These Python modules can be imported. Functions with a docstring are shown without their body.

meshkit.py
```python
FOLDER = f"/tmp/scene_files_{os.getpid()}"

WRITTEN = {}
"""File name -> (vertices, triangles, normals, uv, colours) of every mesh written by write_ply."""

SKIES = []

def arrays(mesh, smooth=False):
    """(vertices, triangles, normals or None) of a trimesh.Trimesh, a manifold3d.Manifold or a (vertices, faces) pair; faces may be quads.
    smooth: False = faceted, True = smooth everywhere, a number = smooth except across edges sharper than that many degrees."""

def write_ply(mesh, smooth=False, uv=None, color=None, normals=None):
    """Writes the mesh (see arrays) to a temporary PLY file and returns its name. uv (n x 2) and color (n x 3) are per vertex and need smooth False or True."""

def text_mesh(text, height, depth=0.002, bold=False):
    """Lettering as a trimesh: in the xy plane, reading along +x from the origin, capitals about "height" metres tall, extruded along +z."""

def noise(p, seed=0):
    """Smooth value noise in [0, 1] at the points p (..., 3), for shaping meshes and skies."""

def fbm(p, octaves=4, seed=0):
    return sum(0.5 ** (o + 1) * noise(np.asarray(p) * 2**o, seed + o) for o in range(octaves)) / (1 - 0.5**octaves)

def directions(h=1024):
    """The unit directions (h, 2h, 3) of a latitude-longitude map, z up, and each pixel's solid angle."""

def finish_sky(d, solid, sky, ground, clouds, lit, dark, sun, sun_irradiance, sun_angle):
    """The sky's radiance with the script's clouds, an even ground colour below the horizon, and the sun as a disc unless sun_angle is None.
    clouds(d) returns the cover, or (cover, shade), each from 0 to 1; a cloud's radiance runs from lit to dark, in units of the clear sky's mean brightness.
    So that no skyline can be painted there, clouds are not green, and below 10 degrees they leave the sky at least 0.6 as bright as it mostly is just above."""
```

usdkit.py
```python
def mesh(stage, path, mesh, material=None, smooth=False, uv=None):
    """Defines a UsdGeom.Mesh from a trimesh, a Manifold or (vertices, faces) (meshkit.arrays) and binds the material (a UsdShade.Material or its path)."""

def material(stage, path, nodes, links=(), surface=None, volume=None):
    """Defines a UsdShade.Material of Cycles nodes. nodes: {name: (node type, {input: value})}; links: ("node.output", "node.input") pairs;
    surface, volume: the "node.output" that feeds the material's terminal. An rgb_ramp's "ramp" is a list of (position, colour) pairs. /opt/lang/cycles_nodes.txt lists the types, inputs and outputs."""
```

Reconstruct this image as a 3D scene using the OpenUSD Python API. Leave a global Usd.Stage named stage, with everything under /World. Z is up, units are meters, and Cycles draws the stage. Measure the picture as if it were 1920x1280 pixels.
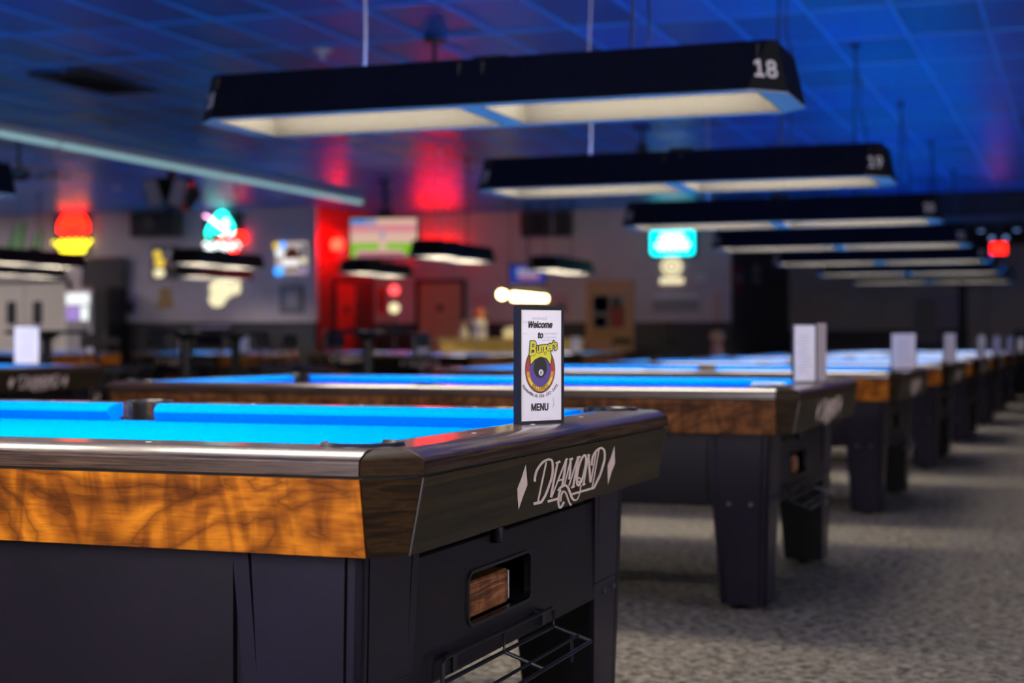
import math, random
import numpy as np, trimesh, manifold3d as mf, usdkit, meshkit
from shapely.geometry import Polygon, Point, LineString, box as sbox
from shapely.ops import unary_union
from shapely import affinity
from pxr import Usd, UsdGeom, UsdShade, UsdLux, Gf, Sdf

random.seed(7); rng = np.random.default_rng(7)
stage = Usd.Stage.CreateInMemory()
UsdGeom.SetStageUpAxis(stage, 'Z'); UsdGeom.SetStageMetersPerUnit(stage, 1.0)
UsdGeom.Xform.Define(stage, '/World'); UsdGeom.Scope.Define(stage, '/World/Looks')

# ------------------------------------------------------------------ camera, exposure
cam = UsdGeom.Camera.Define(stage, '/World/camera')
cam.AddTranslateOp().Set((0.952, -2.169, 0.969))
cam.AddRotateXYZOp().Set((90, 0, 19.85))
cam.CreateHorizontalApertureAttr(36.0); cam.CreateVerticalApertureAttr(24.0)
cam.CreateFocalLengthAttr(36.0 * 2985 / 1920)
cam.CreateFStopAttr(3.0); cam.CreateFocusDistanceAttr(2.9)
cam.CreateClippingRangeAttr((0.05, 200.0)); cam.CreateExposureAttr(0.0)
LAMP = 34.0            # radiance of the light panels inside the billiard lamps

# ------------------------------------------------------------------ helpers
used = {}
def numbered(parent, name):
    k = (parent, name); n = used.get(k, 0); used[k] = n + 1
    return name if n == 0 else f'{name}_{n:03d}'
def path_of(p): return '/World' if p is None else str(p.GetPath())
def custom(p, label=None, cat=None, group=None, kind=None):
    for k, v in (('label', label), ('category', cat), ('group', group), ('kind', kind)):
        if v: p.SetCustomDataByKey(k, v)
    return p
def obj(name, mesh, mat, parent=None, smooth=False, label=None, cat=None, group=None, kind=None):
    pp = path_of(parent)
    m = usdkit.mesh(stage, f'{pp}/{numbered(pp, name)}', mesh, M[mat], smooth)
    return custom(m.GetPrim(), label, cat, group, kind)
def thing(name, label, cat, loc=(0, 0, 0), rotz=0, group=None, kind=None, scale=None):
    x = UsdGeom.Xform.Define(stage, '/World/' + numbered('/World', name))
    x.AddTranslateOp().Set(tuple(map(float, loc))); x.AddRotateZOp().Set(float(rotz))
    if scale: x.AddScaleOp().Set(scale)
    return custom(x.GetPrim(), label, cat, group, kind)
def dup(root, name, loc, rotz=0, label=None, group=None, inst=True, scale=None):
    was = root.GetCustomData()
    r = thing(name, label or was['label'], was['category'], loc, rotz, group or was.get('group'), scale=scale)
    r.GetReferences().AddInternalReference(root.GetPath())
    if inst: r.SetInstanceable(True)
    return r
cat_ = trimesh.util.concatenate
def box(x0, x1, y0, y1, z0, z1):
    m = trimesh.creation.box([abs(x1 - x0), abs(y1 - y0), abs(z1 - z0)])
    m.apply_translation([(x0 + x1) / 2, (y0 + y1) / 2, (z0 + z1) / 2]); return m
def hull(pts): return trimesh.convex.convex_hull(np.asarray(pts, float))
def bbox(x0, x1, y0, y1, z0, z1, b=.006):
    p = []
    for sx in (0, 1):
        for sy in (0, 1):
            for sz in (0, 1):
                X, Y, Z = (x0, x1)[sx], (y0, y1)[sy], (z0, z1)[sz]
                dx, dy, dz = b * (1 - 2 * sx), b * (1 - 2 * sy), b * (1 - 2 * sz)
                p += [(X + dx, Y + dy, Z), (X + dx, Y, Z + dz), (X, Y + dy, Z + dz)]
    return hull(p)
def tube(pts, r, sides=8, closed=False):
    p = np.asarray(pts, float)
    if closed: p = np.vstack([p, p[:1]])
    parts = []
    t = np.gradient(p, axis=0)
    if closed: t[0] = t[-1] = p[1] - p[-2]
    t /= np.linalg.norm(t, axis=1, keepdims=True) + 1e-12
    ref = np.array([0, 0, 1.]) if np.abs(t[:, 2]).mean() < .8 else np.array([1., .2, 0])
    a = np.cross(t, ref); n = np.linalg.norm(a, axis=1, keepdims=True)
    a = np.where(n > 1e-6, a / np.maximum(n, 1e-9), [1., 0, 0]); b = np.cross(t, a)
    ang = np.arange(sides) * 2 * np.pi / sides
    v = p[:, None] + r * (np.cos(ang)[None, :, None] * a[:, None] + np.sin(ang)[None, :, None] * b[:, None])
    f = []
    for i in range(len(p) - 1):
        for j in range(sides):
            k = (j + 1) % sides
            f += [[i * sides + j, i * sides + k, (i + 1) * sides + k], [i * sides + j, (i + 1) * sides + k, (i + 1) * sides + j]]
    v = v.reshape(-1, 3)
    if not closed:
        for i, s in ((0, 1), (len(p) - 1, 0)):
            o = i * sides
            for j in range(1, sides - 1):
                f.append([o, o + j + 1, o + j] if s else [o, o + j, o + j + 1])
    return trimesh.Trimesh(v, f, process=False)
def lathe(prof, n=24, loc=(0, 0, 0)):
    m = trimesh.creation.revolve(np.asarray(prof, float), sections=n); m.apply_translation(loc); return m
def cyl(r, z0, z1, loc=(0, 0), n=24): return lathe([(0, z0), (r, z0), (r, z1), (0, z1)], n, (loc[0], loc[1], 0))
def extr(poly, z0, z1):
    gs = [g for g in getattr(poly, 'geoms', [poly]) if g.geom_type == 'Polygon' and g.area > 1e-9]
    ms = []
    for g in gs:
        m = trimesh.creation.extrude_polygon(g, z1 - z0, engine='earcut'); m.apply_translation([0, 0, z0]); ms.append(m)
    return cat_(ms)
def place(m, o, u, v):
    """xy plane of the mesh onto the plane through o spanned by u and v"""
    u, v = np.asarray(u, float), np.asarray(v, float); n = np.cross(u, v)
    T = np.eye(4); T[:3, 0], T[:3, 1], T[:3, 2], T[:3, 3] = u, v, n, o
    m = m.copy(); m.apply_transform(T); return m
def text(s, h, depth=.0006, bold=False, center=True, slant=0, sx=1):
    m = meshkit.text_mesh(s, h, depth, bold)
    if slant or sx != 1: m.vertices[:, 0] = m.vertices[:, 0] * sx + slant * m.vertices[:, 1]
    if center: m.apply_translation([-(m.bounds[0, 0] + m.bounds[1, 0]) / 2, 0, 0])
    return m
def arc(cx, cy, r, a0, a1, n=24, ry=None):
    return [(cx + r * math.cos(math.radians(a)), cy + (ry or r) * math.sin(math.radians(a))) for a in np.linspace(a0, a1, n)]
def up(pts2, y=0): return [(p[0], y, p[1]) for p in pts2]

# ------------------------------------------------------------------ materials
FILL_LIGHT = 21.0             # glow of the window added behind the camera as fill light
M = {}
def mat(name, nodes, links, surface='p.BSDF'):
    M[name] = usdkit.material(stage, '/World/Looks/' + name, nodes, links, surface)
def pm(name, base, rough=.5, **kw):
    mat(name, {'p': ('principled_bsdf', {'base_color': base, 'roughness': rough, **kw})}, [])
def pmn(name, c0, c1, rough=.5, scale=(8, 8, 8), detail=4, bump=0, lo=.3, hi=.7, **kw):
    nodes = {'t': ('texture_coordinate', {}), 'm': ('mapping', {'scale': scale}), 'n': ('noise_texture', {'scale': 1.0, 'detail': detail, 'roughness': .6}),
             'r': ('rgb_ramp', {'ramp': [(lo, c0), (hi, c1)]}), 'p': ('principled_bsdf', {'roughness': rough, **kw})}
    links = [('t.object', 'm.vector'), ('m.vector', 'n.vector'), ('n.fac', 'r.fac'), ('r.color', 'p.base_color')]
    if bump:
        nodes['b'] = ('bump', {'strength': bump, 'distance': .004}); links += [('n.fac', 'b.height'), ('b.normal', 'p.normal')]
    mat(name, nodes, links)
def em(name, color, strength):
    mat(name, {'e': ('emission', {'color': color, 'strength': strength})}, [], 'e.emission')
def wood(name, axis, stops, rough=.34, coat=.5, spec=.5):
    sc = {'x': (.9, 60, 75), 'y': (60, .9, 75), 'd': (9, 9, 110)}[axis]
    mat(name, {'t': ('texture_coordinate', {}), 'm': ('mapping', {'scale': sc}), 'n': ('noise_texture', {'scale': 1.0, 'detail': 6, 'roughness': .65, 'distortion': .6}),
               'r': ('rgb_ramp', {'ramp': stops}), 'b': ('bump', {'strength': .08, 'distance': .001}),
               'p': ('principled_bsdf', {'roughness': rough, 'coat_weight': coat, 'coat_roughness': .12, 'specular_ior_level': spec})},
        [('t.object', 'm.vector'), ('m.vector', 'n.vector'), ('n.fac', 'r.fac'), ('r.color', 'p.base_color'), ('n.fac', 'b.height'), ('b.normal', 'p.normal')])
def burl(name, dark, mid, light, sc=(2.1, 2.1, 6.0), freq=8.0):
    mat(name, {'t': ('texture_coordinate', {}), 'm': ('mapping', {'scale': sc}), 'n': ('noise_texture', {'scale': 1.0, 'detail': 3.0, 'roughness': .42, 'distortion': 1.4}),
               'k': ('math', {'math_type': 'multiply', 'value2': freq}), 'f': ('math', {'math_type': 'fraction'}),
               'r': ('rgb_ramp', {'ramp': [(0, tuple(.6 * d + .4 * m for d, m in zip(dark, mid))), (.05, tuple(.35 * d + .65 * m for d, m in zip(dark, mid))), (.16, mid), (.5, light), (.8, mid), (.97, tuple(.25 * d + .75 * m for d, m in zip(dark, mid))), (1, tuple(.5 * d + .5 * m for d, m in zip(dark, mid)))]}),
               'm2': ('mapping', {'scale': (22, 22, 5)}), 'n2': ('noise_texture', {'scale': 1.0, 'detail': 2, 'distortion': .8}), 'r2': ('rgb_ramp', {'ramp': [(.36, (.40, .33, .30)), (.56, (1, 1, 1))]}),
               'm3': ('mapping', {'scale': (24, 24, 320)}), 'n3': ('noise_texture', {'scale': 1.0, 'detail': 5, 'distortion': .5}), 'r3': ('rgb_ramp', {'ramp': [(.33, (.62, .57, .55)), (.55, (1, 1, 1))]}),
               'm4': ('mapping', {'scale': (4.5, 4.5, 8)}), 'n4': ('noise_texture', {'scale': 1.0, 'detail': 4, 'distortion': .6}), 'r4': ('rgb_ramp', {'ramp': [(.34, (.28, .22, .20)), (.46, (.72, .66, .62)), (.58, (1, 1, 1))]}),
               'x': ('mix_color', {'blend_type': 'multiply', 'fac': .8}), 'x2': ('mix_color', {'blend_type': 'multiply', 'fac': .7}), 'x3': ('mix_color', {'blend_type': 'multiply', 'fac': .9}),
               'p': ('principled_bsdf', {'roughness': .45, 'coat_weight': .12, 'coat_roughness': .2, 'specular_ior_level': .3})},
        [('t.object', 'm.vector'), ('m.vector', 'n.vector'), ('n.fac', 'k.value1'), ('k.value', 'f.value1'), ('f.value', 'r.fac'),
         ('t.object', 'm2.vector'), ('m2.vector', 'n2.vector'), ('n2.fac', 'r2.fac'), ('t.object', 'm3.vector'), ('m3.vector', 'n3.vector'), ('n3.fac', 'r3.fac'),
         ('t.object', 'm4.vector'), ('m4.vector', 'n4.vector'), ('n4.fac', 'r4.fac'),
         ('r.color', 'x.a'), ('r2.color', 'x.b'), ('x.result', 'x2.a'), ('r3.color', 'x2.b'), ('x2.result', 'x3.a'), ('r4.color', 'x3.b'), ('x3.result', 'p.base_color')])

pmn('felt', (.0, .22, .84), (.0, .25, .93), .95, (300, 300, 300), 2, .05, specular_ior_level=0.0)
EB = [(.30, (.006, .003, .003)), (.40, (.022, .011, .009)), (.47, (.085, .052, .036)), (.52, (.018, .009, .007)), (.58, (.13, .072, .036)), (.64, (.024, .012, .009)), (.72, (.008, .004, .003))]
wood('rail_wood_x', 'x', EB); wood('rail_wood_y', 'y', EB); wood('corner_wood', 'd', [(.25, (.004, .002, .001)), (.45, (.014, .007, .003)), (.55, (.034, .016, .005)), (.66, (.011, .006, .003)), (.8, (.075, .034, .010))], .5, 0, .12)
OL = [(.35, (.012, .009, .004)), (.5, (.026, .018, .008)), (.65, (.048, .028, .010))]
wood('end_wood', 'y', OL, .42, .05, .3)
burl('burl_wood', (.06, .014, .002), (.54, .165, .007), (.80, .272, .011))
burl('dimmed_burl_wood', (.02, .008, .003), (.20, .075, .022), (.30, .12, .035))  # darker copy of the side wood, weaker light put into its colour
pmn('black_laminate', (.007, .0055, .011), (.011, .0085, .017), .40, (3, 3, 3), 3, specular_ior_level=.3)
pmn('leg_laminate', (.011, .009, .019), (.0155, .0125, .0265), .34, (4, 4, 4), 3, specular_ior_level=.3)
pm('black_trim', (.012, .012, .014), .4)
pm('gap_black', (.004, .004, .004), .8)
pm('grey_trim', (.09, .08, .08), .35, metallic=.6)
pm('pocket_rubber', (.02, .02, .024), .35)
pm('sight', (.85, .82, .75), .3)
pm('logo_white', (.90, .70, .62), .5)
pm('steel', (.35, .35, .38), .3, metallic=1.0)
pm('rack_wire', (.03, .03, .035), .28, metallic=.5)
burl('box_wood', (.02, .006, .002), (.25, .09, .035), (.5, .2, .09), (2, 3, 30), 5)
pm('shade_black', (.005, .005, .006), .55, specular_ior_level=.2)
pm('shade_rim', (.5, .5, .52), .45)
pm('reflector', (.055, .051, .043), .8, specular_ior_level=.1)
em('lamp_panel', (1.0, .90, .76), LAMP)
mat('lens', {'t': ('transparent_bsdf', {'color': (.97, .97, .95)}), 'd': ('translucent_bsdf', {'color': (.9, .86, .78)}), 'm': ('mix_closure', {'fac': .008})},
    [('t.BSDF', 'm.closure1'), ('d.BSDF', 'm.closure2')], 'm.closure')
mat('lens_milky', {'t': ('transparent_bsdf', {'color': (.97, .97, .95)}), 'd': ('translucent_bsdf', {'color': (.9, .86, .78)}), 'm': ('mix_closure', {'fac': .055})},
    [('t.BSDF', 'm.closure1'), ('d.BSDF', 'm.closure2')], 'm.closure')
pm('number_white', (.75, .68, .64), .5)
pm('cord_black', (.01, .01, .012), .5)
pm('chain', (.5, .5, .55), .35, metallic=.8)
pm('card_frame', (.008, .008, .016), .5, specular_ior_level=.2)
pmn('card_paper', (.84, .78, .84), (.9, .84, .9), .25, (6, 6, 6), 2)
pm('ink', (.012, .010, .012), .6)
pm('ink_faint', (.50, .47, .53), .6)
pm('ink_yellow', (.78, .70, .02), .5); pm('ink_red', (.45, .03, .01), .5); pm('ink_orange', (.75, .28, .02), .5); pm('ink_purple', (.09, .04, .28), .5); pm('ink_blue', (.05, .12, .5), .5); pm('ink_white', (.85, .85, .85), .5)
em('fill_glow_blue', (0.0, .17, 1.0), 21.0)  # added glow that tints the ceiling over the long row
em('strip_light', (.42, .72, .80), .62)
em('fill_glow_side', (1.0, .95, .93), 11.0)  # glow of the window added in the right wall
em('fill_glow_left', (1.0, .93, .97), 40.0)  # glow of the added lights at the far left
em('fill_glow', (1.0, .93, .99), FILL_LIGHT)  # glow of the window added behind the camera
# carpet
mat('carpet', {'t': ('geometry', {}), 'm': ('mapping', {'scale': (26, 54, 10)}), 'n': ('noise_texture', {'scale': 1.0, 'detail': 6, 'roughness': .72, 'distortion': .5}),
               'r': ('rgb_ramp', {'ramp': [(.38, (.022, .020, .015)), (.47, (.15, .134, .108)), (.57, (.42, .372, .305))]}),
               'm2': ('mapping', {'scale': (120, 260, 10)}), 'n2': ('noise_texture', {'scale': 1.0, 'detail': 3}), 'r2': ('rgb_ramp', {'ramp': [(.3, (.45, .45, .45)), (.65, (1, 1, 1))]}),
               'x': ('mix_color', {'blend_type': 'multiply', 'fac': .9}), 'b': ('bump', {'strength': .6, 'distance': .006}),
               'p': ('principled_bsdf', {'roughness': .95, 'specular_ior_level': .1})},
    [('t.position', 'm.vector'), ('m.vector', 'n.vector'), ('n.fac', 'r.fac'), ('t.position', 'm2.vector'), ('m2.vector', 'n2.vector'), ('n2.fac', 'r2.fac'),
     ('r.color', 'x.a'), ('r2.color', 'x.b'), ('x.result', 'p.base_color'), ('n2.fac', 'b.height'), ('b.normal', 'p.normal')])
pmn('wall_grey', (.49, .405, .40), (.57, .475, .47), .6, (1.5, 1.5, 1.5), 3)
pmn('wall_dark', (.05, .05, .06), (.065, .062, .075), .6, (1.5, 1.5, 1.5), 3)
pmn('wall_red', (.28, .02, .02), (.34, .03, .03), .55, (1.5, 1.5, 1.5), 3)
pm('wainscot', (.03, .028, .034), .45); pm('rail_dark', (.02, .018, .02), .5)
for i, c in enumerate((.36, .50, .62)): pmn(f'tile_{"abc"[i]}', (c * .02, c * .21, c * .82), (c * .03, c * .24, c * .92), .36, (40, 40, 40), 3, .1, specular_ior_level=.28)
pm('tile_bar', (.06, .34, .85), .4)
pm('soffit', (.02, .02, .024), .6)
pm('white_trim', (.72, .74, .74), .5)
pm('plastic_black', (.012, .012, .014), .4); pm('grille', (.10, .095, .10), .7); pm('grille_pale', (.42, .36, .38), .7); pm('grille_dark', (.015, .02, .022), .7)
pm('white_metal', (.75, .73, .68), .4); pm('door_cream', (.55, .50, .42), .5); pm('door_glass', (.02, .02, .025), .15); pm('door_red', (.8, .03, .02), .45); pm('door_tan', (.45, .30, .19), .5)
pm('frame_tan', (.50, .27, .14), .5); pm('frame_dark', (.03, .025, .025), .5); pm('paper_tri', (.5, .42, .45), .5); pm('paper_white', (.7, .7, .68), .6); pm('paper_grey', (.3, .28, .27), .6); pm('paper_pink', (.55, .32, .33), .6)
pm('paper_cream', (.75, .70, .52), .6); pm('paper_yellow', (.8, .5, .06), .6); pm('paper_blue', (.05, .13, .35), .6); pm('paper_darkred', (.28, .03, .02), .6); pm('paper_orange', (.7, .16, .05), .6)
pm('paper_tan', (.42, .24, .06), .6); pm('paper_lilac', (.42, .34, .48), .6); pm('green_flag', (.05, .42, .05), .6); pm('green_pale', (.5, .7, .4), .6); pm('skin_tan', (.55, .36, .26), .6)
pm('counter_top', (.55, .40, .12), .3); pm('counter_face', (.75, .48, .10), .5); pm('stool_black', (.012, .012, .013), .4); pm('table_black', (.015, .014, .015), .3)
for n, c, s in (('neon_red', (1, .006, .002), 18), ('neon_hot_red', (1, .003, .001), 110), ('neon_yellow', (1, .78, .02), 5), ('neon_teal', (.02, 1, .75), 6), ('neon_pink', (1, .45, .8), 4.5), ('neon_white', (.9, 1, .95), 3.6),
                ('neon_cyan', (0, .85, .9), 3.2), ('lit_board', (.95, .78, .74), .55), ('lit_cream', (1, .88, .55), 1.1), ('lit_white', (.85, .9, .9), 1.3), ('lit_yellow', (1, .68, .08), 1.0), ('lit_blue', (.03, .3, 1), 2.2), ('lit_orange', (1, .5, .06), 1.2),
                ('lit_lilac', (.5, .32, .85), .8), ('exit_red', (1, .01, .005), 5), ('bulb_red', (1, .08, .09), 2.5), ('bulb_cream', (1, .85, .5), 1.2), ('bulb_counter', (1, .82, .35), 16), ('dot_blue', (.25, .45, 1), .7),
                ('screen_blue', (.05, .3, .75), .8), ('screen_cream', (.95, .60, .48), .75), ('screen_pink', (.95, .34, .38), .7), ('screen_green', (.28, .72, .03), .7), ('screen_navy', (.02, .05, .32), .9), ('screen_white', (.6, .55, .75), .6), ('screen_rose', (.75, .2, .35), .5), ('sconce', (1, .004, .002), 65)):
    em(n, c, s)

# ------------------------------------------------------------------ the room
H = 3.4
def struct(name, mesh, m, parent=None, **k):
    return obj(name, mesh, m, parent, kind=None if parent else 'structure', **k)
struct('floor', box(-20, 9.1, -4.0, 32.1, -.1, 0), 'carpet', label='grey and beige low pile carpet with streaky pattern')
def wall(name, x0, x1, y0, y1, m, z1=H + .05, label=None):
    w = thing(name, label, None, ((x0 + x1) / 2, (y0 + y1) / 2, 0), kind='structure'); return w, (lambda n, a, b, c, d, e, f, mm: obj(n, box(a - (x0 + x1) / 2, b - (x0 + x1) / 2, c - (y0 + y1) / 2, d - (y0 + y1) / 2, e, f), mm, w))
w, a = wall('wall_back_left', -20, -12.05, 23.5, 23.6, 'wall_grey', label='grey painted back wall with dark lower panelling')
a('plaster', -20, -12.05, 23.5, 23.6, 1.28, H + .05, 'wall_grey')
x = -20
while x < -12.2: a('wainscot_panel', x + .01, min(x + 1.2, -12.05) - .005, 23.48, 23.6, 0, 1.27, 'wainscot'); x += 1.2
a('chair_rail', -20, -12.05, 23.465, 23.6, 1.27, 1.32, 'rail_dark')
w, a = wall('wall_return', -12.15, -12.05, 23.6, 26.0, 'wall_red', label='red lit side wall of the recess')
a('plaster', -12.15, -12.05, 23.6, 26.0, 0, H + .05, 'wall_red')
w, a = wall('wall_back_middle', -12.15, -5.05, 26.0, 26.1, 'wall_grey', label='grey painted wall behind the counter')
a('plaster', -12.15, -5.05, 26.0, 26.1, 1.28, H + .05, 'wall_grey')
x = -12.15
while x < -5.1: a('wainscot_panel', x + .01, min(x + 1.2, -5.05) - .005, 25.98, 26.1, 0, 1.27, 'wainscot'); x += 1.2
a('chair_rail', -12.15, -5.05, 25.965, 26.1, 1.27, 1.32, 'rail_dark')
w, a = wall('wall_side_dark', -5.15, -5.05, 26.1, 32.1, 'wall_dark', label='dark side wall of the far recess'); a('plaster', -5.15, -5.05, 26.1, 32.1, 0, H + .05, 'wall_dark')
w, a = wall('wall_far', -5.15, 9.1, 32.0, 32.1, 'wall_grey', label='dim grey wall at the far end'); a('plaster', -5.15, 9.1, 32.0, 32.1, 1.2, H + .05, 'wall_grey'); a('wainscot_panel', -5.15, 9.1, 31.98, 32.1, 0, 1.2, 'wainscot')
for x0, x1, m in ((-1.54, -1.38, 'rail_dark'), (-1.34, -.98, 'wall_grey'), (-.93, -.46, 'wall_grey')):
    a('pilaster', x0, x1, 31.85, 32.0, 0, 2.95, m)
w, a = wall('wall_right', 9.0, 9.1, -4.0, 32.1, 'wall_dark', label='dark right wall with an added window beside the camera')
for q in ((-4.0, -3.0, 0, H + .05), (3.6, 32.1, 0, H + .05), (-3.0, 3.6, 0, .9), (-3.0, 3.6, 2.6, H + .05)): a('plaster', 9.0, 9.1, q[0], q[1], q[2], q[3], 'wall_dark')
w = thing('fill_window_2', 'added window with glowing panes as fill light in the right wall, right of the picture', None, (9.05, .3, .9), 90, kind='structure')  # unseen window added to light the table ends and card
obj('fill_window_frame', cat_([box(-3.3, -3.24, -.06, .06, 0, 1.7), box(3.24, 3.3, -.06, .06, 0, 1.7), box(-3.24, 3.24, -.06, .06, 0, .06), box(-3.24, 3.24, -.06, .06, 1.64, 1.7)] + [box(x - .03, x + .03, -.05, .05, .06, 1.64) for x in (-1.1, 1.1)]), 'frame_dark', w)
for x0, x1 in ((-3.24, -1.13), (-1.07, 1.07), (1.13, 3.24)): obj('fill_pane', box(x0, x1, -.01, 0, .06, 1.64), 'fill_glow_side', w)
w, a = wall('wall_left', -20.1, -20, -4.0, 23.6, 'wall_grey', label='grey left wall'); a('plaster', -20.1, -20, -4.0, 23.6, 0, H + .05, 'wall_grey')
w, a = wall('wall_front', -20, 9.1, -4.0, -3.9, 'wall_dark', label='dark wall with an added window behind the camera')
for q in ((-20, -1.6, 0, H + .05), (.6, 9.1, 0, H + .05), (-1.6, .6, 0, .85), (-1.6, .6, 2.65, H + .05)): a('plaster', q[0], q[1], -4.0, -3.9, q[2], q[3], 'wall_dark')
w = thing('fill_window_1', 'added window with glowing panes as fill light, behind the camera', None, (-.5, -3.95, .85), kind='structure')  # unseen window added and placed to light the nearest table's front
obj('fill_window_frame', cat_([box(-1.1, -1.04, -.06, .06, 0, 1.8), box(1.04, 1.1, -.06, .06, 0, 1.8), box(-1.04, 1.04, -.06, .06, 0, .06), box(-1.04, 1.04, -.06, .06, 1.74, 1.8), box(-.03, .03, -.05, .05, .06, 1.74)]), 'frame_dark', w)
obj('fill_pane', box(-1.04, -.03, -.02, -.01, .06, 1.74), 'fill_glow', w); obj('fill_pane', box(.03, 1.04, -.02, -.01, .06, 1.74), 'fill_glow', w)
struct('trim_1', box(-5.05, 9.0, 24.6, 24.75, 2.95, H), 'soffit', label='dark bulkhead across the ceiling at the far end')
struct('trim_2', box(-5.05, 9.0, 24.75, 32, 2.95, 3.0), 'soffit', label='dark lowered ceiling of the far recess')
# ceiling: tiles and bars
ceil = thing('ceiling', 'suspended ceiling of dark tiles in a pale grid', None, (0, 0, H), kind='structure')
obj('backing', box(-20, 9.1, -4.0, 32.1, .06, .12), 'soffit', ceil)
TX, TY = .61, 1.22
cells = []
fwd = np.array([-math.sin(math.radians(19.85)), math.cos(math.radians(19.85))]); rgt = np.array([fwd[1], -fwd[0]])
def depth(x, y):
    d = np.array([x - .952, y + 2.169]); return d @ fwd, d @ rgt
xs = np.arange(-19.9, 8.9, TX); ys = np.arange(-3.8, 25.9, TY)
far = []
for x in xs:
    for y in ys:
        D, R = depth(x + TX / 2, y + TY / 2)
        tm = box(.012, TX - .012, .012, TY - .012, 0, .02)
        tl = rng.normal(0, .004, 2)
        tm.vertices[:, 2] += (tm.vertices[:, 0] - TX / 2) * tl[0] + (tm.vertices[:, 1] - TY / 2) * tl[1] + rng.uniform(.004, .008)
        tm.apply_translation([x, y, 0])
        if 10.4 < D < 24 and abs(R) / D < .36: cells.append((D, tm))
        else: far.append(tm)
cells.sort(key=lambda c: c[0])
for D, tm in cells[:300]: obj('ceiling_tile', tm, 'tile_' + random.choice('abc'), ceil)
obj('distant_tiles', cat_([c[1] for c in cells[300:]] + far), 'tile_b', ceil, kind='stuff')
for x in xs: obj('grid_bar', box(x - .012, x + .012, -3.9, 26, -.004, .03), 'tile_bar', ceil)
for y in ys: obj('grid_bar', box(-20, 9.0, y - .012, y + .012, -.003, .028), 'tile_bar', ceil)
for (x, y), lb in zip(((-17.0, 13.5), (-17.3, 17.5), (-18.6, 20.5)), ('first added ceiling light, out of view at the far left, brightening the back wall', 'second added ceiling light, out of view at the far left, brightening the back wall', 'third added ceiling light, out of view at the far left, close to the back wall')):  # unseen fittings added to brighten the grey back wall
    t = thing('fill_ceiling_light', lb, 'added fill light', (x, y, H), 0)
    obj('frame', cat_([box(-.31, .31, -.62, -.57, -.03, 0), box(-.31, .31, .57, .62, -.03, 0), box(-.31, -.27, -.57, .57, -.03, 0), box(.27, .31, -.57, .57, -.03, 0)]), 'white_metal', t); obj('diffuser', box(-.27, .27, -.57, .57, -.02, -.01), 'fill_glow_left', t)
# white beam running along the ceiling, in lengths
beam = thing('trim_3', 'white boxed beam running away under the ceiling at left', None, (-10.4, 0, H), kind='structure')
for y0, y1 in ((8, 13.6), (13.65, 17.4), (17.45, 19.2), (19.25, 20.6), (20.65, 21.9)):
    obj('beam_length', bbox(-.06, .06, y0, y1, -.10, -.005, .008), 'white_trim', beam)
    obj('light_strip', bbox(-.045, .045, y0 + .03, y1 - .03, -.15, -.101, .012), 'strip_light', beam)

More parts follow.
